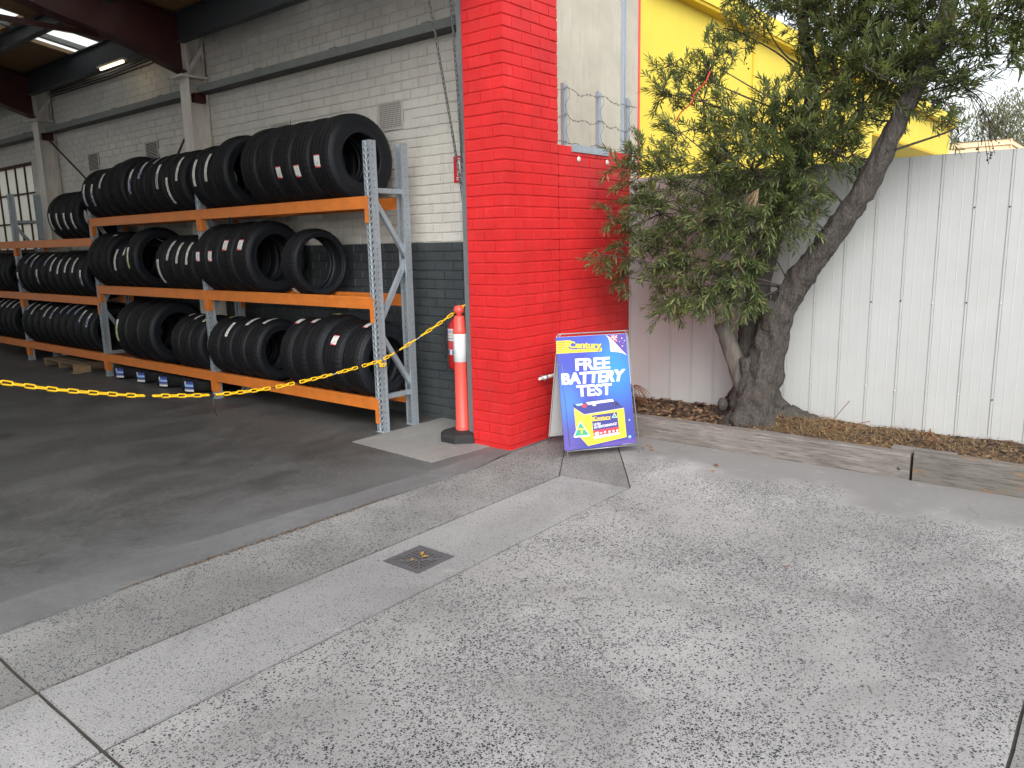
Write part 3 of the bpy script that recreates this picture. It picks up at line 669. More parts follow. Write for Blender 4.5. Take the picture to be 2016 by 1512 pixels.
# ================================================================== BOLLARD, EXTINGUISHER, SIGN ON WALL
o = thing('traffic_bollard', 'red plastic bollard with white reflective sleeve and black rubber base', 'bollard', (.065, .585, .012))
m = MB(); R8 = .205
pr8 = [(R8, 0), (R8, .045), (R8-.03, .07), (.075, .085)]
lathe(m, pr8, 8, smooth=False); m.add([(R8*cos(2*pi*k/8), R8*sin(2*pi*k/8), 0) for k in range(8)], [tuple(range(8))[::-1]]); m.add([(.075*cos(2*pi*k/8), .075*sin(2*pi*k/8), .085) for k in range(8)], [tuple(range(8))])
m.build('rubber_base', 'base_rubber', o, rot=(0, 0, pi/8))
m = MB(); lathe(m, [(.062, .085), (.062, .12), (.058, .125), (.055, .60), (.053, .90), (.057, .915), (.057, .945), (.050, .955), (.048, 1.03), (.040, 1.055), (.0, 1.06)], 28); m.build('post', 'bollard_red', o)
m = MB(); lathe(m, [(.0562, .67), (.0582, .672), (.0562, .905), (.054, .907)], 28); m.build('reflective_sleeve', 'reflective_white', o)
m = MB(); lathe(m, [(.0, 1.055), (.022, 1.055), (.022, 1.07), (.042, 1.085), (.046, 1.105), (.036, 1.135), (.0, 1.145)], 24); m.build('top_knob', 'bollard_red', o)
m = MB(); m.add([(.028, -.075, 1.06), (.052, -.09, 1.05), (.062, -.095, .905), (.036, -.08, .91), (.03, -.073, 1.06), (.054, -.088, 1.05), (.064, -.093, .905), (.038, -.078, .91)], [(0, 1, 2, 3), (7, 6, 5, 4), (0, 4, 5, 1), (1, 5, 6, 2), (2, 6, 7, 3), (3, 7, 4, 0)])
tg = m.build('caution_tag', 'print_gold', o)
vs, fs = text_mesh('OUT', .03); m = MB(); m.add([(.034+.022*(1-v_)*1.0+.002, -.0835-.006*v_-.0015, .93+.10*u_) for u_, v_ in vs], fs); m.build('lettering', 'tie_black', tg)
ex = thing('fire_extinguisher', 'red fire extinguisher with white labels hung on the charcoal wall', 'extinguisher', (.445, .985, .53))
m = MB(); lathe(m, [(.0, 0), (.055, 0), (.075, .012), (.078, .03), (.078, .38), (.06, .43), (.028, .46), (.022, .48), (.0, .485)], 24); m.build('cylinder', 'ext_red', ex)
m = MB(); m.box(-.03, .03, -.022, .022, .47, .51); m.bar((-.01, 0, .52), (-.02, -.12, .56), .02, .014); m.bar((.0, 0, .50), (-.02, -.11, .50), .018, .01); m.build('valve_handle', 'tie_black', ex)
m = MB(); m.tube(smooth_path([(-.02, .02, .49), (-.06, .07, .46), (-.075, .085, .30), (-.07, .08, .10)]), .011, 8); m.build('hose', 'tie_black', ex)
def cyl_patch(mb, r, a0, a1, z0, z1, n=8, mi=0):
    vs = []
    for k in range(n+1):
        a = a0+(a1-a0)*k/n; vs += [(-r*cos(a), r*sin(a), z0), (-r*cos(a), r*sin(a), z1)]
    mb.add(vs, [(2*k, 2*k+1, 2*k+3, 2*k+2) for k in range(n)], mi, True)
for a0, a1, z0, z1, mt in ((-1.35, 1.3, .315, .375, 'label_white'), (-1.35, 1.3, .265, .31, 'label_white'), (-1.3, 1.3, .195, .255, 'label_red'), (-1.3, 1.3, .14, .188, 'label_white')):
    m = MB(); cyl_patch(m, .0795, a0, a1, z0, z1); m.build('label', mt, ex)
m = MB(); cyl_patch(m, .0805, .2, .7, .145, .183); cyl_patch(m, .0805, -.9, -.2, .145, .183); cyl_patch(m, .0805, -1.2, 1.2, .335, .341); cyl_patch(m, .0805, -1.2, 1.2, .352, .358); cyl_patch(m, .0805, -1.2, 1.2, .285, .291); m.build('label_print', 'label_blue', ex)
o = thing('extinguisher_sign', 'small red fire extinguisher location sign on the white wall', 'sign', (WX-.004, .962, 2.19))
m = MB(); m.box(-.003, .001, -.062, .062, 0, .225); m.build('plate', 'sign_red', o)
m = MB(); m.add([(-.0045, y, z) for y, z in ((.02, .06), (-.02, .06), (-.02, .165), (-.012, .185), (.0, .19), (.012, .185), (.02, .165))], [tuple(range(7))]); m.box(-.0045, -.0035, -.03, .03, .018, .028); m.box(-.0045, -.0035, -.03, .03, .036, .046)
m.box(-.0045, -.0035, -.03, .004, .196, .206); m.box(-.0045, -.0035, -.034, -.028, .12, .2); m.build('pictogram', 'print_white', o)

# ================================================================== PALLET RACK
rack = thing('tyre_rack', 'long galvanised pallet rack with orange beams along the brick wall', 'rack', (0, 1.32, .01))
RY = 1.32
XF, XB = -.18, .25
def upright_mesh(h):
    m = MB(); mods = int(h/.0508); dz = h/mods
    cols = [0, .012, .030, .041, .049, .060, .078, .09]; dep = [.0, .0, .0, .005, .005, .0, .0, .0]
    for k in range(mods):
        z = k*dz; rows = [0, .010, .040, dz]
        def V(c, r):
            x = cols[c]; sh = 0
            if r in (1, 2) and 1 <= c <= 6:
                t_ = -1 if c <= 3 else 1
                sh = .006*t_*(1 if r == 2 else -1)
            return (dep[c], x+sh, z+rows[r])
        vs = [V(c, r) for r in range(4) for c in range(8)]
        fs = [(r*8+c, r*8+8+c, r*8+9+c, r*8+c+1) for r in range(3) for c in range(7) if not (r == 1 and c in (1, 5))]
        m.add(vs, fs)
        sc = [0, .030, .039, .070]; sr = [0, .021, .030, dz]
        for yy, fl in ((0, 0), (.09, 1)):
            vs = [(sc[c]+.0, yy+(.003 if c in (1, 2) and not fl else 0), z+sr[r]) for r in range(4) for c in range(4)]
            fs = [(r*4+c, r*4+c+1, r*4+5+c, r*4+4+c) for r in range(3) for c in range(3) if not (r == 1 and c == 1)]
            m.add(vs, [f[::-1] for f in fs] if fl else fs)
    m.box(.066, .070, .002, .022, 0, h); m.box(.066, .070, .068, .088, 0, h)
    m.box(.012, .058, .012, .078, .0, .004); m.box(-.014, .084, -.012, .102, -.003, .0)
    return m.mesh('upright', ['galvanised'])
UP = upright_mesh(2.52)
UYS = [1.32, 4.10, 6.80, 9.53, 12.25]
for i, y in enumerate(UYS):
    link('upright', UP, rack, (XF, y-RY, 0)); link('upright', UP, rack, (XB, y-RY+.09, 0), (0, 0, pi))
    ym = y+.045-RY
    for (xa, za, xb, zb) in ((XF+.05, 2.11, XB-.05, 2.11), (XF+.05, .31, XB-.05, .31), (XF+.04, 2.06, XB-.04, 1.56), (XB-.04, 1.51, XF+.04, .95), (XF+.04, .90, XB-.04, .38)):
        m = MB(); m.bar((xa, ym, za), (xb, ym, zb), .036, .042, (0, 1, 0) if False else (0, 0, 1)); m.build('brace', 'galvanised', rack)
LV = [[.30, 1.205, 2.065], [.30, 1.205, 2.065], [.30, 1.05, 1.82], [.30, 1.05, 1.82]]
for b in range(4):
    ya, yb = UYS[b]+.093-RY, UYS[b+1]-.003-RY
    for z in LV[b]:
        for x0, x1, cx in ((XF-.004, XF+.046, XF-.0045), (XB-.046, XB+.004, XB+.0005)):
            bo = MB(); bo.add([(x, y, zz) for y in (ya, yb) for x, zz in ((x0, z-.105), (x1, z-.105), (x1, z), (x0+.008, z), (x0, z-.008), (x0-.0, z-.05))], [(0, 1, 2, 3, 4, 5)[::-1], (6, 7, 8, 9, 10, 11)]+[(i, (i+1) % 6, (i+1) % 6+6, i+6)[::-1] for i in range(6)])
            bo = bo.build('beam', 'orange_paint', rack)
            for yy in (ya-.045, yb-.004):
                m = MB(); m.box(cx-.003 if cx < 0 else cx, cx if cx < 0 else cx+.003, yy, yy+.049, z-.225, z-.002)
                y2 = ya if yy < ya else yb-.004
                m.box(x0+.001, x1-.001, y2-.0005, y2+.0045, z-.225, z-.106)
                m.build('end_connector', 'orange_paint', bo)
# ================================================================== TYRES
TM = {}
def tyre_meshes(R, W, rim):
    k_ = (R, W, rim)
    if k_ in TM: return TM[k_]
    N = 132; tw = .43*W
    gr = [.09*W, .27*W]
    ys = []
    for g_ in (-gr[1], -gr[0], gr[0], gr[1]): ys += [(g_-.0055, 0), (g_-.004, 1), (g_+.004, 1), (g_+.0055, 0)]
    ys = [(-tw, 0), (-.385*W, 0), (-.34*W, 0)]+ys[:8]+[(0, 0)]+ys[8:]+[(.34*W, 0), (.385*W, 0), (tw, 0)]
    prof = [(R-.022*(y/tw)**4-(.0085 if g_ else 0), y) for y, g_ in ys]
    def fn(i, k, r):
        y = abs(ys[i][0])
        if y > .335*W and k % 3 == 0: return r-.0035
        if y < .27*W and k % 6 == (0 if ys[i][0] < 0 else 3) and not ys[i][1]: return r-.0015
        return r
    m = MB(); lathe(m, prof, N, 'y', fn=fn, smooth=False); tread = m.mesh('tread', ['rubber'])
    h = R-rim
    sp = [(R-.0225, -tw), (R-.030, -.450*W), (R-.038, -.463*W), (R-.040, -.4655*W), (R-.044, -.471*W), (R-.30*h, -.49*W), (R-.42*h, -.5*W), (R-.55*h, -.5*W), (R-.68*h, -.49*W), (R-.70*h, -.484*W), (R-.73*h, -.480*W), (rim+.022, -.468*W), (rim+.016, -.470*W), (rim+.006, -.462*W), (rim, -.445*W), (rim-.002, -.40*W), (rim+.012, -.37*W)]
    def f2(i, k, r): return r-(.0035 if (i == 0 and k % 3 == 0) else 0)
    m = MB(); lathe(m, sp, N, 'y', fn=f2); side = m.mesh('sidewall', ['rubber_side'])
    ip = [(rim+.012, -.37*W), (rim+.35*h, -.45*W), (R-.03, -.42*W), (R-.018, -.3*W), (R-.016, 0), (R-.018, .3*W), (R-.03, .42*W), (rim+.35*h, .45*W), (rim+.012, .37*W)]
    m = MB(); lathe(m, ip[::-1], 48, 'y'); inn = m.mesh('inner_liner', ['rubber_side'])
    TM[k_] = (tread, side, inn); return TM[k_]
def sticker(parent, R, y, wd, a0, a1, kind):
    m = MB(); rows = 10; cols = 3
    mats = {'strip': ['label_white', 'label_blue', 'label_silver', 'label_grey'], 'silver': ['label_silver', 'label_white', 'label_gold', 'label_grey'], 'green': ['label_green', 'label_white', 'label_green', 'label_green'],
            'red': ['label_white', 'label_red', 'label_silver', 'label_grey'], 'white': ['label_white', 'label_white', 'label_grey', 'label_grey']}[kind]
    r = random.Random(int((a0+y)*1e4)); rr = R+.0015
    if kind == 'red': rows = 14; cols = 5
    for i in range(rows):
        for j in range(cols):
            b0, b1 = a0+(a1-a0)*i/rows, a0+(a1-a0)*(i+1)/rows; q0, q1 = y-wd/2+wd*j/cols, y-wd/2+wd*(j+1)/cols
            if kind == 'red': mi = 1 if i in (0, 13) or (i == 12 and j > 2) else (2 if (r.random() < .35 and 0 < j < 4) else 0)
            elif kind == 'green': mi = 1 if (i < 2 or r.random() < .2) else 0
            elif kind == 'white': mi = 2 if (0 < i < 9 and j == 1 and r.random() < .5) else 0
            elif kind == 'silver': mi = r.choice((0, 0, 1, 2)) if i > 2 else r.choice((0, 1, 2))
            else: mi = (1 if (j == 1 or r.random() < .25) else 2) if i > 3 else r.choice((0, 0, 2))
            m.add([(-rr*cos(b0), q0, rr*sin(b0)), (-rr*cos(b0), q1, rr*sin(b0)), (-rr*cos(b1), q1, rr*sin(b1)), (-rr*cos(b1), q0, rr*sin(b1))], [(0, 1, 2, 3)], mi)
    m.build('sticker', mats, parent)
def tyre(y0, y1, R, rim, zs, label, group, st=None, dx=0.0):
    W = round(abs(y1-y0)-.008, 2); R = round(R, 3)
    tr, sd_, inn = tyre_meshes(R, W, rim)
    o = thing('tyre', label, 'tyre', (.035+dx, (y0+y1)/2, zs+.010+sqrt(R*R-.165**2)), group=group)
    a = random.uniform(0, 6.28); tilt = random.uniform(-.02, .02)
    for nm, me, rot in (('tread', tr, (0, a, 0)), ('sidewall', sd_, (0, a, 0)), ('inner_liner', inn, (0, 0, 0))): link(nm, me, o, rot=rot)
    s2 = link('sidewall', sd_, o, rot=(0, -a, pi))
    if st:
        for (k_, a0, a1, wd, yo) in (st if isinstance(st, list) else [st]): sticker(o, R, yo*W, wd, radians(a0), radians(a1), k_)
    return o
G1, G2, G3 = 'tyres on the top shelf', 'tyres on the middle shelf', 'tyres on the bottom shelf'
S = lambda k, a0, a1, wd=.05, yo=-.1: (k, a0, a1, wd, yo)
# top shelf: (far, near, radius, rim, sticker)
TOP = [(6.785, 6.565, .33, .21, S('strip', 22, -25)), (6.56, 6.335, .33, .21, S('strip', 20, -27)), (6.33, 6.10, .333, .21, S('silver', 42, 8)), (6.07, 5.83, .352, .22, None), (5.825, 5.575, .365, .23, None),
       (5.53, 5.305, .34, .21, S('strip', 38, -12)), (5.30, 5.075, .342, .21, S('strip', 52, 14)), (5.07, 4.865, .342, .21, S('strip', 74, 44)), (4.86, 4.645, .345, .21, S('strip', 36, -10)), (4.64, 4.425, .345, .21, S('silver', 8, -40)), (4.42, 4.215, .345, .21, S('silver', 46, 0)),
       (4.06, 3.845, .35, .22, S('silver', 32, -14)), (3.84, 3.60, .35, .22, S('silver', 40, -8)), (3.595, 3.33, .376, .24, S('green', 98, 72, .05, .2)),
       (3.055, 2.785, .384, .215, None), (2.78, 2.51, .384, .215, None), (2.505, 2.235, .384, .215, S('red', -6, -22, .07, .1)), (2.23, 1.96, .384, .215, S('red', -7, -23, .075, .1)), (1.955, 1.66, .386, .215, S('red', 2, -14, .075, .02))]
LT = {0: 'black tyre with white strip sticker, farthest left of the top shelf run', 13: 'black tyre with green label on its crown, top shelf beside the big wide tyres', 18: 'biggest black tyre on the top shelf, open face towards the galvanised upright',
      3: 'plain taller black tyre without sticker on the top shelf of the middle bay', 4: 'plain black tyre with bare sidewall showing, top shelf of the middle bay', 14: 'large black tyre without sticker, innermost of the five big ones on top', 15: 'large black tyre without sticker, second innermost of the five big ones on top',
      1: 'black tyre with long strip sticker, second from the far end of the top run', 2: 'black tyre with high silver sticker, touching the plain taller pair on top', 5: 'black tyre with blue strip, first after the plain taller pair on top', 6: 'black tyre with blue strip set above mid height on the top shelf', 8: 'black tyre with mid height blue strip beside the one stickered on its crown', 9: 'black tyre with very low slanting silver strip on the top shelf', 10: 'black tyre with long silver strip, hard against the second upright on top', 11: 'black tyre with silver strip just past the second upright on the top shelf', 12: 'black tyre with silver strip, touching the green crowned tyre on top',
      16: 'large black tyre with red edged square label, middle of the five big ones', 17: 'large black tyre with red edged label just behind the end big tyre', 7: 'black tyre with sticker high on its crown, top shelf of the middle bay'}
for i, (a, b, R, rim, st) in enumerate(TOP): tyre(a, b, R, rim, 2.065, LT.get(i, 'narrow black tyre with a pale strip sticker in the top shelf run'), G1, st)
MID = [(6.755, 6.565, .36, .24, None), (6.56, 6.36, .36, .24, None), (6.355, 6.165, .36, .24, S('white', 62, 58, .1)), (6.14, 5.965, .318, .21, S('silver', 36, -12)), (5.96, 5.72, .322, .21, S('silver', 52, 20)), (5.69, 5.42, .376, .25, [S('green', 22, -16, .04, 0), S('white', 88, 66, .03, .2)]),
       (5.05, 4.855, .325, .21, S('silver', 10, -40)), (4.85, 4.635, .325, .21, S('silver', 52, 8)), (4.63, 4.425, .325, .21, S('silver', 46, 2)), (4.42, 4.215, .325, .21, S('silver', 46, 0)),
       (4.08, 3.84, .372, .235, S('red', 13, -3, .07, 0)), (3.835, 3.605, .372, .235, S('red', 14, -3, .07, 0)), (3.60, 3.335, .376, .235, S('red', 30, 13, .08, -.1)), (3.33, 3.06, .376, .235, S('red', 30, 13, .08, -.1)), (2.57, 2.335, .33, .25, S('white', -44, -58, .05, .2))]
LM = {6: 'black tyre with low silver strip starting the run of four, middle shelf', 7: 'black tyre with high silver strip, second in the run of four, middle shelf', 8: 'black tyre with silver strip, third in the run of four, middle shelf', 9: 'black tyre with silver strip against the second upright, middle shelf', 10: 'large tyre with red edged label, first past the second upright, middle shelf', 11: 'large tyre with red edged label, second past the second upright, middle shelf', 12: 'large tyre with higher red edged label behind the open faced one, middle shelf', 1: 'plain black tyre in the centre of the unlabelled trio, middle shelf', 2: 'black tyre with dark rounded sidewall ending the unlabelled trio, middle shelf', 14: 'slim low profile tyre standing alone on the middle shelf', 5: 'tall black tyre with green strip sticker on the middle shelf', 13: 'large tyre with red edged label, open face showing, beside the lone slim tyre', 0: 'plain black tyre at the far left of the middle shelf of the middle bay', 3: 'small tyre with silver strip tucked beside the tall green labelled tyre', 4: 'small tyre with high silver strip next to the tall green labelled tyre'}
for i, (a, b, R, rim, st) in enumerate(MID):
    tyre(a, b, R, rim, 1.205, LM.get(i, 'plain black tyre in the unlabelled trio on the middle shelf' if i < 3 else ('black tyre with silver strip sticker in the run of four on the middle shelf' if i < 10 else 'large black tyre with red edged label in the middle shelf group')), G2, st)
BOT = [(6.16, 5.845, .388, .24, S('green', 24, -16, .05, .1)), (5.84, 5.525, .388, .24, None), (5.52, 5.20, .39, .24, None), (4.87, 4.665, .326, .21, S('white', 84, 70, .03)), (4.66, 4.445, .326, .21, S('white', 80, 60, .03)), (4.44, 4.215, .326, .21, S('green', 74, 55, .05)),
       (4.06, 3.82, .328, .21, S('green', 98, 74, .05)), (3.815, 3.58, .331, .21, S('white', 58, 26, .05)), (3.575, 3.325, .331, .21, S('white', 84, 54, .05)), (3.32, 3.07, .331, .21, S('white', 92, 62, .05)),
       (2.68, 2.475, .35, .22, S('red', 76, 60, .07, 0)), (2.47, 2.235, .352, .22, S('red', 80, 64, .06, 0)), (2.23, 2.005, .374, .22, S('green', 104, 84, .1, .1)), (2.0, 1.735, .353, .215, S('red', 42, 26, .08, -.1)), (1.73, 1.46, .353, .215, S('red', 78, 62, .06, -.1))]
ORD = ['first', 'second', 'third', 'fourth', 'fifth', 'sixth', 'seventh', 'eighth', 'ninth', 'tenth']
LB = {7: 'black tyre with lower long white label, bottom shelf of the end bay', 8: 'black tyre with slanting white label, between two labelled ones, end bay bottom', 10: 'black tyre with red edged label, farthest of the end group on the bottom shelf', 11: 'black tyre with red edged label touching the tallest one, bottom shelf', 0: 'widest black tyre with green strip, bottom shelf of the middle bay', 1: 'wide plain tyre between two wide tyres, bottom shelf of the middle bay', 2: 'wide plain tyre with rounded bare sidewall showing, bottom shelf of the middle bay', 14: 'black tyre on the bottom shelf right behind the galvanised end upright', 13: 'black tyre with red edged square label facing out, bottom shelf near the end upright', 12: 'tallest black tyre with green tab on its crown, bottom shelf near the end',
      3: 'small black tyre with white mark on top, bottom shelf beside the second upright', 5: 'small black tyre with green label, bottom shelf against the second upright', 6: 'black tyre with green label on its crown, bottom shelf of the end bay', 9: 'black tyre with long white label, dark open face showing, bottom shelf of the end bay'}
for i, (a, b, R, rim, st) in enumerate(BOT):
    tyre(a, b, R, rim, .30, LB.get(i, 'small black tyre with white mark, between two others on the bottom shelf' if i == 4 else ('black tyre with long white label in the bottom shelf run of the end bay' if i < 10 else 'black tyre with red edged label on its crown, bottom shelf of the end bay')), G3, st)
for i in range(4): tyre(7.93-.235*i, 7.70-.235*i, .337, .21, 1.82, 'black tyre with grey strip, %s of four counted from the far window' % ORD[i], 'four tyres on the far upper shelf', S('silver', 8-i, -30))
for i in range(10):
    y = 9.42-.245*i; k_ = ['strip', 'strip', 'strip', 'strip', 'strip', 'silver', 'silver', 'silver', 'silver', 'strip'][i]; a = [0, 62, 52, 8, 56, 42, 36, 40, 40, 8][i]
    tyre(y, y-.24, .323, .21, 1.05, 'black tyre with strip sticker, %s from the window end, far bay middle shelf' % ORD[i], 'far bay middle shelf tyres', S(k_, a+6, a-32))
    a = [60, 50, 66, 46, 44, 60, 60, 60, 42, 34][i]
    tyre(y, y-.24, .332, .21, .30, 'black tyre with strip sticker, %s from the window end, far bay bottom shelf' % ORD[i], 'far bay bottom shelf tyres', S('strip' if i > 3 else 'silver', a+12, a-22))
for i in range(6):
    y = 12.15-.245*i-.9
    tyre(y, y-.24, .323, .21, 1.05, 'plain black tyre, %s from the window side upright, farthest bay middle shelf' % ORD[5-i], 'farthest bay middle shelf tyres')
    tyre(y, y-.24, .332, .21, .30, 'black tyre with grey strip, %s past the far bay, farthest bay bottom shelf' % ORD[5-i], 'farthest bay bottom shelf tyres', S('silver', 70, 40))
# faint raised letters on the biggest tyre's sidewall
last = [o for o in COL.objects if o.name.startswith('tyre') and o.get('label', '').startswith('biggest black tyre')][0]
W = .29; R = .386; word = 'PIRELLI'; m = MB()
for i, ch in enumerate(word):
    vs, fs = text_mesh(ch, .02); a = radians(118-i*8.2); rc = .300; wd = .030 if ch != 'I' else .009; ht = .036
    def P(u_, v_):
        tx = (u_-.5)*wd; rr = rc+(v_-.5)*ht; aa = a-tx/rc
        return (-rr*cos(pi-aa), -.5*W-.0012, rr*sin(pi-aa))
    m.add([P(u_, v_) for u_, v_ in vs], fs)
m.build('raised_lettering', 'rubber', last)
# flat tyres under the rack
for i, yc2 in enumerate((6.50, 5.92, 5.35, 4.74)):
    R = .285; tr, sd_, inn = tyre_meshes(R, .175, .19)
    o = thing('tyre', 'small tyre lying flat under the rack, blue and white label, %s from the far bay' % ORD[i], 'tyre', (.06, yc2, .0965), (radians(90), 0, 0), group='tyres lying flat under the rack')
    for nm, me, rot in (('tread', tr, (0, 0, 0)), ('sidewall', sd_, (0, 0, 0)), ('inner_liner', inn, (0, 0, 0))): link(nm, me, o, rot=rot)
    link('sidewall', sd_, o, rot=(0, 0, pi))
    m = MB(); rr = R+.002; A0, A1 = radians(4), radians(30); n = 6
    for r0, r1, mi in ((-.055, -.02, 1), (-.02, .005, 2), (.005, .03, 1), (.03, .042, 3), (.042, .062, 0)):
        for k in range(n):
            b0, b1 = A0+(A1-A0)*k/n, A0+(A1-A0)*(k+1)/n
            m.add([(-rr*cos(b), q, rr*sin(b)) for b, q in ((b0, -r0), (b0, -r1), (b1, -r1), (b1, -r0))], [(3, 2, 1, 0)], 0 if (mi == 1 and k == 0 and r0 < -.03) else mi)
    m.build('label', ['label_white', 'label_blue', 'print_sky', 'label_grey'], o); o.scale = (1, 1, 1)
# pallet and cardboard under the far bay
o = thing('wood_pallet', 'dark timber pallet on the floor under the far bay of the rack', 'pallet', (.03, 8.2, .01))
for k in range(5): m = MB(); m.box(-.30+.13*k, -.20+.13*k, -.55, .55, .09, .105); m.build('board', 'pallet_wood', o)
for k in range(3): m = MB(); m.box(-.30, .32, -.55+.5*k, -.47+.5*k, .0, .09); m.build('bearer', 'pallet_wood', o)
o = MB(); o.box(-.08, .08, -.10, .10, 0, .085); o.box(-.14, -.08, -.16, .02, .0, .006); o.box(-.081, .02, -.101, .0, .086, .089)
tag(o.build('cardboard_offcut', 'cardboard', None, loc=(-.22, 7.55, .01)), 'torn brown cardboard piece on the floor under the far bay', 'cardboard')

# ================================================================== A-FRAME SIGN
FL = Vector((.0788, -.4962, 0)); FR = Vector((.5924, -.8477, 0)); BLc = Vector((.3991, -.0719, 0)); mid = (FL+BLc)/2
sg = thing('sandwich_board', 'blue sandwich board advertising a free battery test, leaning by the red wall', 'sign', tuple(FL))
ux = (FR-FL).normalized(); ridge = Vector((mid.x, mid.y, .945)); vv_ = (ridge-FL); vv_ = (vv_-ux*vv_.dot(ux)).normalized(); nn = ux.cross(vv_)
LEN = (ridge-FL).length
def B(u_, v_, d=0): return ux*u_+vv_*v_+nn*d
bx = (BLc-FL); ub = ux; vb = (ridge-BLc); vb = (vb-ub*vb.dot(ub)).normalized(); nb_ = vb.cross(ub)
def BB(u_, v_, d=0): return bx+ub*u_+vb*v_+nb_*d
Wd_ = .622; r_ = .0045
for fnc, nm in ((B, 'front_leg_frame'), (BB, 'back_leg_frame')):
    m = MB(); m.tube([fnc(.008, 0), fnc(.008, LEN-.03), fnc(.03, LEN-.002), fnc(Wd_-.03, LEN-.002), fnc(Wd_-.008, LEN-.03), fnc(Wd_-.008, 0)], r_, 6)
    m.tube([fnc(.008, .062), fnc(.16, .062), fnc(.16, .085), fnc(.03, .085)], .003, 5); m.tube([fnc(.16, .062), fnc(Wd_-.008, .062)], r_, 6); m.tube([fnc(Wd_-.16, .075, .008), fnc(Wd_-.03, .075, .008)], .003, 5)
    m.build(nm, 'wire_grey', sg)
m = MB(); m.tube([B(.03, .1, .009), B(.03, .74, .009), B(-.005, .74, .009)], .0022, 5); m.tube([BB(.03, .12, .009), BB(.03, .75, .009)], .0022, 5); m.tube([B(.0, LEN-.11), BB(.0, LEN-.11)], .003, 5); m.build('retaining_wire', 'wire_grey', sg)
PU0, PU1, PV0, PV1 = .005, .600, .070, .955
m = MB(); vs = [B(PU0-.03*(1-k), PV0 if not k else PV1, d) for d in (.004, -.002) for k in (0, 1)]
pl = [B(PU0-.02, PV0, .004), B(PU1-.012, PV0, .004), B(PU1+.002, PV1, .004), B(PU0, PV1, .004)]; ph = [p_-nn*.006 for p_ in pl]
m.add(pl+ph, [(0, 1, 2, 3), (7, 6, 5, 4), (0, 4, 5, 1), (1, 5, 6, 2), (2, 6, 7, 3), (3, 7, 4, 0)]); fb = m.build('front_panel', 'sign_print', sg)
uv = fb.data.uv_layers.new(name='UVMap'); cc = [(0, 0), (1, 0), (1, 1), (0, 1)]*2
for lp in fb.data.loops: uv.data[lp.index].uv = cc[lp.vertex_index]
pl = [BB(.0, .06, .004), BB(Wd_-.03, .06, .004), BB(Wd_-.03, PV1, .004), BB(.0, PV1, .004)]; ph = [p_-nb_*.006 for p_ in pl]
m = MB(); m.add(pl+ph, [(0, 1, 2, 3)[::-1], (7, 6, 5, 4)[::-1], (0, 4, 5, 1), (1, 5, 6, 2), (2, 6, 7, 3), (3, 7, 4, 0)]); m.build('back_panel', 'corflute_back', sg)
m = MB(); pl = [B(.585, .55, -.02), B(.612, .55, -.02), B(.625, .93, -.02), B(.60, .95, -.02)]; m.add(pl+[p_-nn*.004 for p_ in pl], [(0, 1, 2, 3), (7, 6, 5, 4), (0, 4, 5, 1), (1, 5, 6, 2), (2, 6, 7, 3), (3, 7, 4, 0)]); m.build('side_flap', 'corflute_back', sg)
# print: unit square (s to the right, t down) read off the printed face
def Q(s, t_, d):
    u_ = PU0-.02*t_+s*(PU1-.0+.012*0-PU0+.008*t_); return B(u_, PV1-t_*(PV1-PV0), .004+d)
from functools import reduce
HS = [(345, 300), (1000, 280), (1088, 1305), (415, 1355)]
def homog():
    import numpy as np
    A = []; bb = []
    for (x, y), (u_, v_) in zip(HS, ((0, 0), (1, 0), (1, 1), (0, 1))):
        A.append([x, y, 1, 0, 0, 0, -u_*x, -u_*y]); bb.append(u_); A.append([0, 0, 0, x, y, 1, -v_*x, -v_*y]); bb.append(v_)
    h = np.linalg.solve(np.array(A, float), np.array(bb, float)); return [float(q) for q in h]+[1.0]
HM = homog()
def Z(x, y):
    w_ = HM[6]*x+HM[7]*y+1; return ((HM[0]*x+HM[1]*y+HM[2])/w_, (HM[3]*x+HM[4]*y+HM[5])/w_)
def pprint(name, mat, polys, d):
    m = MB()
    for pts in polys: m.add([Q(*Z(*p_), d) for p_ in pts], [tuple(range(len(pts)))[::-1]])
    o = m.build(name, mat, fb)
    return o
def ptext(name, mat, txt, quad, d, bold=.02, shear=0):
    """quad: tl, tr, br, bl corners of the word as printed"""
    dd_ = [d]; vs, fs = text_mesh(txt, bold, shear); m = MB(); tl, tr, br, bl = [Z(*p_) for p_ in quad]
    def P(u_, v_):
        a = (tl[0]+(tr[0]-tl[0])*u_, tl[1]+(tr[1]-tl[1])*u_); b = (bl[0]+(br[0]-bl[0])*u_, bl[1]+(br[1]-bl[1])*u_)
        return Q(b[0]+(a[0]-b[0])*v_, b[1]+(a[1]-b[1])*v_, dd_[0])
    k_ = .008 if len(txt) < 8 and mat == 'print_white' else .0
    for q_, (ox, oy) in enumerate(((0, 0), (k_, 0), (-k_, 0), (0, k_*1.6), (0, -k_*1.6)) if k_ else ((0, 0),)):
        dd_[0] = d+q_*.00012; m.add([P(u_+ox, v_+oy) for u_, v_ in vs], fs)
    return m.build(name, mat, fb)
D = .0006
ptext('lettering', 'print_white', 'FREE', [(525, 500), (848, 490), (850, 598), (530, 610)], D, .028)
ptext('lettering', 'print_white', 'BATTERY', [(395, 632), (992, 605), (970, 715), (402, 738)], D, .028)
ptext('lettering', 'print_white', 'TEST', [(533, 745), (862, 732), (860, 840), (540, 852)], D, .028)
pprint('logo_flash', 'print_yellow', [[(348, 332), (478, 329), (520, 350), (500, 360), (465, 365), (462, 400), (500, 415), (775, 404), (775, 437), (350, 449)]], D)
pprint('logo_stripes', 'print_dark', [[(350, y), (436, y-1), (436, y+3), (350, y+4)] for y in (346, 361, 376, 391, 407, 425)], 2*D)
ptext('logo_lettering', 'print_yellow', 'Century', [(462, 338), (772, 350), (775, 428), (470, 420)], 2*D, .045)
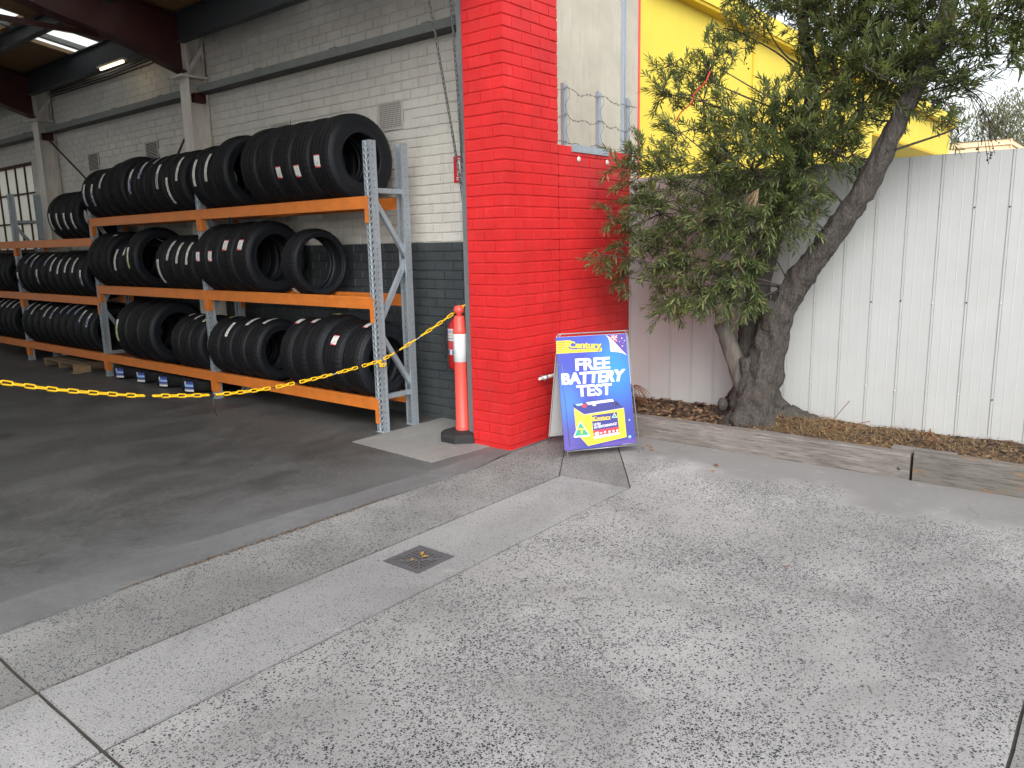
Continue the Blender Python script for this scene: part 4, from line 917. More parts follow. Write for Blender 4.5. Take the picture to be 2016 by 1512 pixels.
ptext('logo_shadow', 'print_navy', 'Century', [(466, 344), (777, 356), (780, 434), (474, 426)], 1.4*D, .028)
pprint('flag_corner', 'print_purple', [[(830, 292), (1000, 281), (1008, 478), (960, 440), (870, 340)]], D)
pprint('flag_cross', 'print_red', [[(858, 294), (920, 290), (920, 352), (905, 352), (858, 310)]], 1.5*D)
pprint('flag_saltire', 'print_white', [[(884, 292), (892, 292), (893, 340), (886, 335)], [(862, 312), (920, 309), (920, 316), (868, 319)], [(862, 296), (868, 295), (920, 343), (916, 347)], [(915, 292), (920, 296), (885, 332), (880, 327)]], 2*D)
def star(x, y, r): return [(x+(r if k % 2 == 0 else r*.45)*cos(pi*k/7), y+(r if k % 2 == 0 else r*.45)*sin(pi*k/7)) for k in range(14)]
pprint('flag_stars', 'print_white', [star(963, 322, 8), star(943, 352, 6), star(988, 344, 7), star(968, 394, 8), star(975, 365, 4)], 1.5*D)
pprint('page_curl', 'print_white', [[(812, 288), (836, 318), (850, 360), (852, 420), (858, 443), (900, 446), (960, 455), (1012, 480), (960, 428), (890, 350), (850, 310)]], 2.5*D)
pprint('curl_print', 'print_grey', [[(868, 372+i*11), (925-i*3, 404+i*9), (922-i*3, 408+i*9), (866, 377+i*11)] for i in range(4)], 3*D)
# the battery picture
pprint('battery_side', 'print_gold', [[(505, 950), (600, 1018), (635, 1315), (525, 1190)]], D)
pprint('battery_front', 'print_yellow', [[(600, 1018), (975, 965), (998, 1240), (635, 1315)]], D)
pprint('battery_lid', 'print_navy', [[(500, 918), (870, 880), (974, 958), (974, 968), (602, 1020), (503, 948)]], 1.6*D)
pprint('battery_lid_edge', 'print_grey', [[(503, 948), (602, 1016), (974, 964), (974, 972), (602, 1024), (505, 956)]], 2.2*D)
pprint('battery_handle', 'print_white', [[(620, 905), (868, 880), (884, 902), (640, 930)], [(675, 930), (712, 926), (718, 936), (690, 942)]], 2.2*D)
pprint('battery_lid_top', 'print_sky', [[(515, 920), (585, 912), (600, 930), (540, 938)]], 2.2*D)
pprint('battery_terminal', 'print_red', [[(584, 922), (622, 918), (625, 948), (606, 956), (588, 952)]], 2.8*D)
pprint('battery_caps', 'print_dark', [[(885, 915), (915, 905), (930, 935), (900, 945)], [(720, 980), (730, 978), (730, 986), (720, 988)], [(842, 963), (852, 961), (852, 969), (842, 971)]], 2.6*D)
pprint('battery_label', 'print_navy', [[(672, 1030), (910, 1003), (925, 1140), (683, 1172)]], 1.6*D)
pprint('battery_label_red', 'print_red', [[(683, 1172), (925, 1140), (928, 1190), (688, 1225)]], 1.6*D)
pprint('battery_label_strip', 'print_white', [[(688, 1225), (928, 1190), (930, 1212), (692, 1250)]], 1.6*D)
ptext('label_lettering', 'print_yellow', 'Century', [(690, 1042), (850, 1030), (850, 1068), (690, 1080)], 2.4*D, .028)
pprint('label_flash', 'print_yellow', [[(676, 1046), (700, 1042), (696, 1066), (700, 1074), (850, 1062), (850, 1070), (680, 1084)]], 2.2*D)
ptext('label_lettering', 'print_white', 'ULTRA', [(690, 1104), (756, 1096), (754, 1118), (690, 1126)], 2.4*D, .03, .2)
ptext('label_lettering', 'print_white', 'HI PERFORMANCE', [(690, 1132), (908, 1098), (906, 1124), (692, 1156)], 2.4*D, .03, .2)
ptext('label_lettering', 'print_white', '40', [(694, 1186), (738, 1180), (738, 1216), (694, 1222)], 2.4*D, .04)
pprint('label_icons', 'print_white', [[(746, 1190), (772, 1186), (772, 1192), (746, 1196)], [(746, 1202), (770, 1199), (770, 1203), (746, 1207)]]+[[(x, 1180-i*4), (x+18, 1177-i*4), (x+18, 1197-i*4), (x, 1200-i*4)] for i, x in enumerate((786, 828, 866, 902))], 2.2*D)
pprint('made_logo_border', 'print_white', [[(563, 1078), (498, 1222), (508, 1234), (648, 1224), (656, 1214)]], 2.6*D)
pprint('made_logo', 'print_green', [[(563, 1090), (511, 1219), (643, 1209)]], 3.2*D)
pprint('made_logo_roo', 'print_yellow', [[(528, 1166), (545, 1150), (565, 1143), (585, 1150), (604, 1150), (612, 1166), (598, 1160), (588, 1166), (580, 1180), (586, 1194), (578, 1204), (564, 1186), (572, 1166), (560, 1156), (542, 1164)]], 3.8*D)
pprint('small_made_logo', 'print_white', [[(884, 1010), (860, 1056), (914, 1054)]], 2.4*D); pprint('small_made_logo_fill', 'print_green', [[(884, 1018), (868, 1051), (906, 1050)]], 3*D)
pprint('poster_seam', 'print_purple', [[(740, 1330), (1086, 1300), (1080, 1258), (1000, 1262), (800, 1290)]], .5*D)
pprint('poster_stars', 'print_sky', [star(1026, 1080, 12), star(1028, 1238, 20)], D)

# pipe with tap behind the board
o = thing('water_pipe', 'white plastic pipe stub sticking out of the red wall behind the board', 'pipe', (.32, -.05, .553))
m = MB(); m.tube([(.0, 0, 0), (.05, 0, .002)], .011, 12); m.tube([(.05, 0, .002), (.30, .0, .004)], .015, 12); m.build('tube', 'pvc_white', o)
m = MB(); m.tube([(.085, 0, .003), (.10, 0, .003)], .019, 12); m.tube([(.07, 0, -.005), (.07, 0, -.025)], .006, 8); m.tube([(.09, -.0, .003), (.09, .055, .003)], .012, 8); m.build('clip', 'galvanised_dark', o)

# ================================================================== DRAIN GRATE
o = thing('drain_grate', 'square cast iron drain grate set in the concrete strip', 'grate', (-1.94, -.95, -.004))
m = MB(); m.box(-.139, .139, -.135, .135, -.06, -.045); m.build('pit_floor', 'dark_hole', o)
m = MB(); a = .122; b_ = .100
for x0, x1, y0, y1 in ((-a-.012, a+.012, -a-.010, -b_), (-a-.012, a+.012, b_, a+.010), (-a-.012, -b_, -b_, b_), (b_, a+.012, -b_, b_)): m.box(x0, x1, y0, y1, -.02, .003)
m.build('rim', 'cast_iron', o)
for sx_, sy_ in ((1, 1), (1, -1)):
    m = MB(); m.bar((-b_*sx_, -b_*sy_, -.006), (b_*sx_, b_*sy_, -.006), .012, .014); m.build('diagonal_bar', 'cast_iron', o)
for q in range(4):
    for k in range(7):
        s_ = -.084+.028*k
        if abs(s_) > .095: continue
        L0 = abs(s_)+.006; p0, p1 = Vector((s_, -b_, -.006)), Vector((s_, -L0, -.008))
        rot = Matrix.Rotation(q*pi/2, 3, 'Z'); m = MB(); m.bar(rot @ p0, rot @ p1, .010, .013); m.build('bar', 'cast_iron', o)
# dry leaves
def leaf_obj(x, y, z, L, mat, label, rz, tilt=.3, group='dry leaves on the concrete'):
    m = MB(); w_ = L*.42; pts = []
    for k in range(7):
        u_ = k/6; wd = w_*sin(pi*min(1, u_*1.02))**.8*.5; zz = .012*sin(u_*5)*L*8*.12
        pts.append([(u_*L, -wd, zz+wd*.7), (u_*L, 0, zz), (u_*L, wd, zz+wd*.4)])
    vs = [q for r in pts for q in r]; fs = []
    for k in range(6):
        for j in range(2): fs.append((k*3+j, k*3+j+1, k*3+4+j, k*3+3+j))
    m.add(vs, fs, 0, True); m.add([(-L*.35, 0, .002), (0, -.001, 0), (0, .001, 0)], [(0, 1, 2)])
    return tag(m.build('dry_leaf', mat, None, loc=(x, y, z), rot=(tilt*.3, -abs(tilt)*.3, rz)), label, 'leaf', group)
lx = random.Random(5)
for i, (x, y, L) in enumerate(((.70, -.80, .06), (.75, -.83, .045), (.67, -.88, .05), (.78, -.78, .04), (.66, -.95, .035))):
    leaf_obj(x, y, .006, L, 'dry_leaf', 'curled yellow dry leaf on the concrete beside the sandwich board', lx.uniform(0, 6), .6)
leaf_obj(.55, -1.52, .006, .06, 'dry_leaf_brown', 'flat red brown leaf on concrete below the old sleeper', 1.1); leaf_obj(.44, -1.55, .006, .04, 'dry_leaf', 'small yellow leaf on concrete below the old sleeper', 2.1)
for x, y, L in ((-.9, -2.55, .03), (-1.33, -1.78, .025), (-2.85, -3.1, .045), (-.3, -3.0, .03)): leaf_obj(x, y, .004, L, 'dry_leaf_brown', 'tiny brown leaf scrap lying out on the speckled concrete', lx.uniform(0, 6))
for x, y in ((-1.97, -.93), (-1.93, -.955), (-1.91, -.94)): leaf_obj(x, y, .004, .045, 'dry_leaf', 'yellow leaf lying on the iron drain grate', lx.uniform(0, 6), .4)
# reddish debris along the floor edge
m = MB(); r = random.Random(8)
for k in range(1500):
    x = r.uniform(-3.9, -.05); y = -.028-.03*(noise.noise(Vector((x*.8, 0, 0)))+.4)+r.gauss(0, .006)
    L = r.uniform(.003, .011); a = r.uniform(0, pi); dx, dy = cos(a)*L, sin(a)*L; z = r.uniform(.0, .006)
    m.add([(x-dx, y-dy, z), (x+dy*.4, y-dx*.4, z+.003), (x+dx, y+dy, z+.001), (x-dy*.4, y+dx*.4, z+.004)], [(0, 1, 2, 3)])
m.build('edge_debris', 'mulch', None, kind='stuff', label='brown leaf crumbs gathered along the workshop floor edge', category='debris')

# ================================================================== GARDEN BED
def sleeper(name, y0, y1, x0, x1, h, mat, label):
    m = MB(); n = 40; prof = [(x0, 0), (x0-.0, h*.5), (x0+.004, h-.012), (x0+.016, h), (x1-.01, h), (x1, h-.012), (x1, 0)]; vs = []
    for i in range(n+1):
        y = y0+(y1-y0)*i/n
        for j, (x, z) in enumerate(prof):
            q = noise.noise_vector(Vector((x*9, y*3.2, z*14)))*.006+noise.noise_vector(Vector((x*30, y*9, z*60)))*.003
            vs.append((x+q.x, y, max(z+q.z, -.01) if z > 0 else -.01))
    k = len(prof); fs = [tuple(range(k))[::-1], tuple(n*k+i for i in range(k))]
    for i in range(n):
        for j in range(k-1): fs.append((i*k+j, i*k+j+1, i*k+k+j+1, i*k+k+j))
    m.add(vs, fs); return tag(m.build(name, mat), label, 'sleeper')
s1 = sleeper('timber_sleeper', -.30, -2.695, 1.02, 1.13, .176, 'timber_old', 'cracked grey weathered timber sleeper edging the bed under the tree')
s2 = sleeper('timber_sleeper', -2.715, -6.6, 1.02, 1.115, .200, 'timber_new', 'newer brown timber sleeper with orange knots beyond the grey one')
m = MB(); lathe(m, [(.0, -.006), (.010, -.005), (.014, .002)], 10, 'y'); bo_ = m.build('bolt', 'screw_grey', s1, loc=(1.019, -2.63, .07), rot=(0, 0, -pi/2))
m = MB(); m.box(1.135, 1.19, -2.95, -2.55, 0, .192); tag(m.build('timber_stake', 'timber_old'), 'short grey timber offcut behind the joint of the two sleepers', 'stake')
bed = MB(); nx, ny = 18, 130; vs = []
def bedz(x, y):
    b = .135+.03*noise.noise(Vector((x*3, y*2.2, 0)))+.012*noise.noise(Vector((x*14, y*14, 3)))
    b += .07*math.exp(-((y+1.5)**2/.22+(x-1.52)**2/.10))+.03*(x-1.1)
    return b
for j in range(ny+1):
    for i in range(nx+1):
        x = 1.10+.80*i/nx; y = -.0-6.6*j/ny; vs.append((x, y, bedz(x, y)))
bed.add(vs, [(j*(nx+1)+i, (j+1)*(nx+1)+i, (j+1)*(nx+1)+i+1, j*(nx+1)+i+1) for j in range(ny) for i in range(nx)], 0, True)
bed.build('garden_bed', 'soil', kind='structure')
m = MB(); r = random.Random(11)
for k in range(11000):
    x = r.uniform(1.12, 1.80); y = -r.random()**.8*5.2-.02
    z = bedz(x, y)+r.uniform(0, .018); L = r.uniform(.008, .030)*(1.4 if y > -1.2 else .8); w_ = L*r.uniform(.2, .55); a = r.uniform(0, 2*pi)
    d = Vector((cos(a), sin(a), r.uniform(-.45, .45))); sdv = Vector((-sin(a), cos(a), r.uniform(-.5, .5))); c0 = Vector((x, y, z))
    m.add([c0-d*L, c0+sdv*w_, c0+d*L, c0-sdv*w_], [(0, 1, 2, 3)])
m.build('bark_mulch', 'mulch', None, kind='stuff', label='brown bark mulch and leaf litter covering the garden bed', category='mulch')
def blade(m, p0, d, L, w_, droop, n=4):
    p0 = Vector(p0); d = Vector(d).normalized(); sdv = d.cross(Vector((0, 0, 1)))
    if sdv.length < .1: sdv = Vector((1, 0, 0))
    sdv.normalize(); pr = []; p_ = p0.copy()
    for k in range(n+1):
        ww = w_*(1-.8*k/n); pr += [p_-sdv*ww, p_+sdv*ww]; p_ = p_+d*(L/n); d = (d+Vector((0, 0, -droop/n))).normalized()
    m.add(pr, [(2*k, 2*k+1, 2*k+3, 2*k+2) for k in range(n)], 0, True)
m = MB()
for k in range(3000):
    y = -1.45-abs(r.gauss(0, 1.0))*1.1-r.random()*.2
    if y < -5: continue
    x = r.uniform(1.13, 1.80); z = bedz(x, y); a = r.uniform(0, 2*pi)
    blade(m, (x, y, z+r.uniform(0, .012)), (cos(a), sin(a), r.uniform(.05, .7)), r.uniform(.06, .17), .0015, r.uniform(.6, 1.8))
m.build('dry_grass', 'straw', None, kind='stuff', label='straw coloured dry grass strewn over the bed right of the trunk', category='grass')
def weed(name, loc, label, fn, mat='dry_leaf_brown'):
    m = MB(); fn(m); return tag(m.build(name, mat, None, loc=loc), label, 'weed')
def tangle(m):
    rr = random.Random(2)
    for k in range(16):
        a = rr.uniform(-1.2, 1.0); h = rr.uniform(.1, .2); L = rr.uniform(.12, .36)
        m.tube(smooth_path([(0, 0, 0), (.05*sin(a*3), -L*.3, h), (.06*cos(a*2)*rr.uniform(-1, 1), -L*.7, h*.95), (.04*rr.uniform(-1, 1), -L, h*.2)], 4), [.004-.0002*i for i in range(13)], 4)
    for k in range(90): blade(m, (rr.uniform(-.08, .08), rr.uniform(-.15, .05), 0), (rr.uniform(-.6, .6), rr.uniform(-.8, .5), 1), rr.uniform(.08, .16), .0012, 1.0)
weed('dead_weed', (1.45, -.18, .14), 'tangled dry brown weed between the board and the fence', tangle)
def stalk(m):
    m.tube(smooth_path([(0, 0, 0), (.01, .01, .2), (-.005, .02, .36), (-.01, -.02, .42), (-.005, -.05, .40)], 5), [.004]*21, 5)
    for k in range(5): leafv = Vector((-.01, -.04-.008*k, .40)); blade(m, leafv, (.3*cos(k*2), sin(k*2), -.3), .05, .006, .6)
    for k in range(3): blade(m, (0, .01, .12+.09*k), (cos(k*3), sin(k*3), -.2), .03, .004, .5)
weed('dead_weed', (1.40, -.06, .15), 'tall thin dead stalk with curled head standing against the white fence', stalk)
def stalk2(m):
    rr = random.Random(6); m.tube([(0, 0, 0), (.004, .004, .1), (.0, .008, .14)], .004, 5)
    for k in range(12): blade(m, (0, .004, .05+.008*k), (cos(k*2.4), sin(k*2.4), -.4), rr.uniform(.05, .1), .007, .7)
weed('dead_weed', (1.40, -2.74, .15), 'short withered weed with crumpled leaves standing in the dry grass', stalk2)
def twigs(m):
    m.tube(smooth_path([(0, 0, 0), (.05, -.10, .06), (.1, -.35, .14)], 5), [.003]*11, 4); m.tube(smooth_path([(.02, -.05, .03), (.05, -.12, .16), (.08, -.20, .28)], 5), [.0025]*11, 4)
weed('dead_twig', (1.3, -1.98, .15), 'bare thin reddish twigs leaning up from the dry grass', twigs)

# ================================================================== FENCE
fence = thing('steel_fence', 'white ribbed steel fence behind the garden bed', 'fence', (1.82, -.04, 0))
PF = .2165; FH = 2.22
def fpanel():
    m = MB(); pr = [(0, .0), (.0, .0025), (.0045, .0035), (.0045, .0068), (-.004, .0078), (-.004, .0192), (.0045, .0202), (.0045, .0235), (0, .0245), (.0005, .08), (-.0004, .083), (-.0004, .085), (.0005, .088), (.0005, .146), (-.0004, .149), (-.0004, .151), (.0005, .154), (0, PF)]
    n = len(pr); vs = [(x, -y, z) for z in (.02, 1.1, FH) for x, y in pr]
    m.add(vs, [(k*n+i, k*n+n+i, k*n+n+i+1, k*n+i+1)[::-1] for k in range(2) for i in range(n-1)])
    m.add([(.008, 0, .02), (.008, -PF, .02), (.008, -PF, FH), (.008, 0, FH)], [(0, 1, 2, 3)]); m.add([(.0, 0, FH), (0, -PF, FH), (.008, -PF, FH), (.008, 0, FH)], [(0, 1, 2, 3)])
    return m.mesh('sheet', ['fence_steel'])
FP = fpanel(); sm = MB(); lathe(sm, [(.0, -.006), (.004, -.006), (.0048, -.003), (.0068, -.002), (.007, .0)], 8, 'y', smooth=False); SCM = sm.mesh('screw', ['screw_grey']); SCL = sm.mesh('screw', ['vent_white'])
y = -.225+PF+.013; k = 0
while y > -6.6:
    link('sheet', FP, fence, (random.uniform(-.0008, .0008), y+.04, 0))
    if y < -.3:
        for z in (.467, 1.158, 1.846): link('screw', SCM if random.random() < .3 else SCL, fence, (-.005, y+.04-.013+random.uniform(-.004, .004), z+random.uniform(-.015, .015)), (0, 0, -pi/2))
    y -= PF; k += 1
for z in (.35, 1.1, 1.85): m = MB(); m.box(.012, .05, -6.5, .0, z, z+.06); m.build('rail', 'galvanised', fence)

# ================================================================== BARBED WIRE
o = thing('barbed_wire', 'rusty barbed wire strands on galvanised posts above the low wall', 'barbed wire', (.83, .03, 2.42))
for i, x in enumerate((.0, .52, 1.0)):
    m = MB(); m.box(x-.022, x+.022, -.004, .0, -.02, .515); m.box(x-.022, x-.018, .0, .03, -.02, .515); m.build('post', 'galvanised', o)
r = random.Random(4)
for z in (.48, .26, .06):
    pts = []; m = MB()
    for k in range(60):
        x = -.13+k*.0215; u_ = ((x-.0) % .51)/.51; pts.append((x, -.012+.006*sin(k*.9), z-.10*u_*(1-u_)*1.2+.012*sin(k*.5+z*20)-.02*(x > .8)))
    m.tube(pts, .0022, 5)
    for k in range(2, 58, 3):
        p_ = Vector(pts[k])
        for q in range(2): d = Vector((r.uniform(-.4, .4), r.uniform(-1, 1), r.uniform(-1, 1))).normalized()*.014; m.tube([p_-d, p_+d], .0013, 4)
    m.build('strand', 'wire_rust', o)
for px in (.005, .525, 1.0):
    m = MB(); m.tube(smooth_path([(px, -.014, .50), (px+.035, -.02, .42), (px-.03, -.02, .34), (px+.03, -.02, .22), (px-.02, -.02, .14), (px+.035, -.02, .03)], 6), .002, 4); m.build('loose_wire', 'wire_rust', o)

# ================================================================== NEIGHBOUR BUILDINGS
o = thing('concrete_building', 'plain grey concrete panel building behind the low red wall', 'building', (0, 0, 0))
m = MB(); m.box(.95, 4.0, 1.2, 7, -.02, 6.2); m.build('wall', 'concrete_panel', o)
m = MB(); m.box(3.60, 3.615, 1.17, 1.199, 0, 6.2); m.box(3.66, 3.675, 1.17, 1.199, 0, 6.2); m.box(3.615, 3.66, 1.19, 1.199, 0, 6.2); m.build('cable_duct', 'galvanised', o)
o = thing('yellow_building', 'long bright yellow building with projecting parapet beyond the fence', 'building', (0, 0, 0))
m = MB(); m.box(4.03, 14.05, 1.2, 9, -.02, 4.70); m.box(14.05, 22.1, 1.2, 9, 3.83, 4.70); m.build('wall', 'yellow_paint', o)
m = MB(); m.box(14.1, 22.0, 2.4, 8.8, -.02, 3.829); m.build('recessed_wall', 'pale_panel', o)
m = MB(); m.box(4.0, 4.029, 1.185, 1.30, 0, 4.9); m.build('edge_strip', 'bollard_red', o)
m = MB(); m.box(4.03, 22.12, 1.02, 9.05, 4.705, 4.95); m.build('parapet', 'yellow_paint', o)
m = MB(); m.box(4.031, 22.1, 1.04, 1.199, 4.66, 4.704); m.box(14.06, 22.09, 1.19, 1.199, 3.80, 3.86); m.build('soffit', 'soffit_yellow', o)
for x in (7.41, 10.8): m = MB(); m.box(x, x+.03, 1.185, 1.199, 0, 4.655); m.build('panel_joint', 'soffit_yellow', o)
o = thing('cream_house', 'cream weatherboard house seen over the far end of the fence', 'house', (26, .11, 0))
for k in range(12):
    z0 = 4.64-.19*(k+1)
    m = MB(); m.add([(-.0, 0, z0), (.0, 6, z0), (.06, 6, z0+.19), (.06, 0, z0+.19)], [(0, 3, 2, 1)]); m.add([(0, 0, z0), (9, 0, z0), (9, .06, z0+.19), (.0, .06, z0+.19)], [(0, 1, 2, 3)]); m.add([(0, 0, z0), (9, 0, z0), (9, .07, z0), (.07, .07, z0), (.07, 6, z0), (0, 6, z0)], [(0, 5, 4, 3), (0, 3, 2, 1)]); m.build('weatherboard', 'cream_board', o)
m = MB(); m.box(.07, 9, .07, 6, -.02, 4.6); m.build('wall', 'cream_board', o)
m = MB(); m.add([(.0, .0, 4.645), (9.1, .0, 4.645), (9.1, 6.1, 4.645), (.0, 6.1, 4.645), (3, 3, 4.8), (6, 3, 4.8)], [(0, 1, 5, 4), (1, 2, 5), (2, 3, 4, 5), (3, 0, 4)]); m.build('roof', 'roof_sheet', o)

# ================================================================== THE TREE
tree = thing('street_tree', 'leaning rough barked evergreen tree with narrow leaves in the bed', 'tree', (1.47, -1.40, .1))
TO = Vector((1.47, -1.40, .1))
def bark_fn(amp, flare=None):
    def fn(q, c, i, a, r_):
        d = (q-c); n1 = noise.noise(Vector((q.x*7, q.y*7, q.z*2.2)))*.10*r_/.15*.15/.15; n2 = noise.noise(Vector((q.x*26, q.y*26, q.z*8)))
        k = 1+amp*(n1*.8+n2*.35)
        if flare: k *= flare(c.z, a)
        return c+d*k
    return fn
def flare(z, a):
    h = max(0, (.5-z)/.5)
    return 1+h*h*(.28*sin(a*3+.8)+.18*sin(a*5+2))
tk = MB()
tk.tube([p_-TO for p_ in smooth_path([(1.50, -1.40, .02), (1.49, -1.40, .16), (1.48, -1.41, .28), (1.47, -1.43, .42), (1.46, -1.49, .63), (1.45, -1.555, .966), (1.45, -1.69, 1.25), (1.42, -1.91, 1.56), (1.40, -2.15, 1.92), (1.38, -2.325, 2.26), (1.36, -2.455, 2.58), (1.34, -2.58, 2.85), (1.32, -2.67, 3.15), (1.31, -2.72, 3.6)], 10)],
        [x for a, b in zip([.30, .26, .215, .18, .142, .118, .098, .086, .077, .068, .062, .056, .05], [.26, .215, .18, .142, .118, .098, .086, .077, .068, .062, .056, .05, .036]) for x in [a+(b-a)*k_/10 for k_ in range(10)]]+[.04], 40, fn=bark_fn(.9, flare))
# move bark function into local space is harmless: noise only
tk.build('trunk', 'bark', tree)
tk = MB(); tk.tube([p_-TO for p_ in smooth_path([(1.52, -1.36, .2), (1.55, -1.325, .5), (1.57, -1.32, .9), (1.60, -1.38, 1.36), (1.62, -1.50, 1.84), (1.65, -1.65, 2.30), (1.65, -1.70, 2.75), (1.65, -1.63, 3.12), (1.65, -1.55, 3.6)], 10)], [.115-.0010*k_ for k_ in range(81)], 32, fn=bark_fn(.9)); tk.build('rear_limb', 'bark', tree)
for pts, ra, nm in (([(1.44, -1.34, .42), (1.425, -1.27, .62), (1.40, -1.13, .975)], (.085, .066), 'cut_stub'), ([(1.40, -1.40, .45), (1.37, -1.375, .60), (1.355, -1.36, .70)], (.06, .045), 'cut_stub'), ([(1.42, -1.53, .95), (1.38, -1.555, 1.06), (1.35, -1.57, 1.15)], (.085, .055), 'cut_stub')):
    m = MB(); sp_ = smooth_path(pts, 8); m.tube([p_-TO for p_ in sp_], [ra[0]+(ra[1]-ra[0])*k_/(len(sp_)-1) for k_ in range(len(sp_))], 20, fn=bark_fn(.6)); m.build(nm, 'cut_wood' if pts[0][2] == .42 else 'bark', tree)
for pts in ([(1.52, -1.45, .22), (1.60, -1.62, .20), (1.66, -1.78, .17), (1.70, -1.95, .08)], [(1.40, -1.35, .2), (1.32, -1.28, .15), (1.27, -1.20, .05)], [(1.42, -1.48, .22), (1.32, -1.58, .15), (1.25, -1.66, .05)]):
    m = MB(); sp_ = smooth_path(pts, 8); m.tube([p_-TO for p_ in sp_], [.10-.045*k_/(len(sp_)-1) for k_ in range(len(sp_))], 18, fn=bark_fn(.9)); m.build('root', 'bark', tree)
m = MB(); lathe(m, [(.0, .05), (.03, .04), (.045, .0), (.035, -.05), (.0, -.06)], 14); m.build('bark_knob', 'bark', tree, loc=(-.12, .215, .20))
CL = [(1.15, -0.37, 2.29, 0.23, 0.6), (1.25, -0.58, 2.24, 0.27, 1.0), (0.98, -0.28, 1.86, 0.16, 0.35), (0.87, -0.28, 1.55, 0.16, 0.4), (1.2, -0.66, 1.87, 0.31, 1.0), (1.1, -0.36, 1.35, 0.19, 0.5), (1.2, -0.71, 1.45, 0.32, 1.0), (1.2, -1.01, 1.23, 0.27, 1.0), (1.15, -0.79, 1.08, 0.18, 0.8), (1.2, -1.29, 1.34, 0.3, 1.0), (1.25, -1.45, 1.65, 0.29, 1.0), (1.3, -1.71, 1.83, 0.25, 1.0), (1.3, -1.86, 1.97, 0.16, 0.8), (1.2, -1.11, 1.81, 0.34, 1.0), (1.35, -1.03, 2.22, 0.35, 1.0), (1.3, -1.39, 2.15, 0.33, 1.2), (1.35, -1.68, 2.17, 0.32, 1.2), (1.4, -0.73, 2.52, 0.23, 0.6), (1.5, -0.55, 2.86, 0.2, 0.6), (1.5, -0.59, 3.09, 0.18, 0.5), (1.5, -0.91, 3.06, 0.23, 0.7), (1.55, -0.85, 2.77, 0.27, 0.8), (1.5, -1.17, 2.53, 0.3, 1.0), (1.5, -1.49, 2.57, 0.29, 1.1), (1.45, -1.78, 2.46, 0.3, 1.2), (1.4, -1.96, 2.26, 0.24, 1.0), (1.7, -1.05, 3.31, 0.21, 0.6), (1.7, -1.22, 3.41, 0.22, 0.9), (1.75, -1.42, 3.46, 0.22, 0.8), (1.6, -1.9, 3.16, 0.32, 1.3), (1.5, -2.16, 3.14, 0.3, 1.3), (1.5, -2.42, 3.1, 0.3, 1.3), (1.5, -2.04, 2.86, 0.31, 1.3), (1.4, -2.33, 2.8, 0.3, 1.3), (1.6, -1.76, 2.79, 0.27, 1.0), (1.45, -2.14, 2.58, 0.25, 1.1), (1.4, -2.52, 2.8, 0.26, 1.2), (1.3, -2.73, 2.94, 0.25, 1.2), (1.35, -2.79, 2.69, 0.18, 0.9), (1.4, -2.65, 2.54, 0.2, 0.6), (1.4, -2.74, 2.37, 0.15, 0.35), (1.3, -2.95, 2.99, 0.24, 1.0), (1.3, -3.06, 2.75, 0.13, 0.8), (1.4, -2.45, 2.55, 0.16, 0.8), (1.4, -2.02, 2.36, 0.17, 0.9), (1.2, -1.42, 1.14, 0.16, 0.6), (1.15, -0.45, 1.63, 0.24, 0.6), (1.15, -0.47, 1.96, 0.21, 0.6), (1.6, -1.69, 3.32, 0.23, 1.1), (1.5, -2.27, 3.45, 0.35, 1.2), (1.4, -2.72, 3.33, 0.33, 1.2), (1.6, -1.75, 3.62, 0.37, 1.1), (1.3, -3.19, 3.09, 0.28, 1.1), (1.7, -1.17, 3.74, 0.32, 0.8)]
LIMB = smooth_path([(1.45, -1.69, 1.25), (1.42, -1.91, 1.56), (1.40, -2.15, 1.92), (1.38, -2.325, 2.26), (1.36, -2.455, 2.58), (1.34, -2.58, 2.85), (1.31, -2.7, 3.4)], 8)
LIMB2 = smooth_path([(1.57, -1.32, .9), (1.60, -1.38, 1.36), (1.62, -1.50, 1.84), (1.65, -1.65, 2.30), (1.65, -1.70, 2.75), (1.65, -1.6, 3.4)], 8)
rl = random.Random(21)
def rvec(s=1.0): return Vector((rl.gauss(0, s), rl.gauss(0, s), rl.gauss(0, s)))
class Leaves:
    def __init__(s): s.v = []; s.f = []
    def leaf(s, p, d, L, w_, bend):
        d = d.normalized(); sv = d.cross(Vector((rl.uniform(-.5, .5), rl.uniform(-.5, .5), 1)))
        if sv.length < .05: sv = d.cross(Vector((1, 0, 0)))
        sv.normalize(); nv = sv.cross(d); b = len(s.v); dn = Vector((0, 0, -bend*L))
        m1 = p+d*(L*.38)+dn*.25; m2 = p+d*(L*.70)+dn*.6
        s.v += [p, m1-sv*w_+nv*w_*.5, m1, m1+sv*w_+nv*w_*.5, m2-sv*w_*.85+nv*w_*.4, m2, m2+sv*w_*.85+nv*w_*.4, p+d*L+dn]
        s.f += [(b, b+2, b+1), (b, b+3, b+2), (b+1, b+2, b+5, b+4), (b+2, b+3, b+6, b+5), (b+4, b+5, b+7), (b+5, b+6, b+7)]
    def build(s, name, mat, parent, origin):
        me = bpy.data.meshes.new(name); me.from_pydata([tuple(v-origin) for v in s.v], [], s.f); me.materials.append(MATS[mat]); me.update()
        return link(name, me, parent, kind='stuff')
LV_ = Leaves(); LF_ = Leaves(); TW = MB(); BR = MB()
CROWN_C = Vector((1.45, -1.6, 2.2))
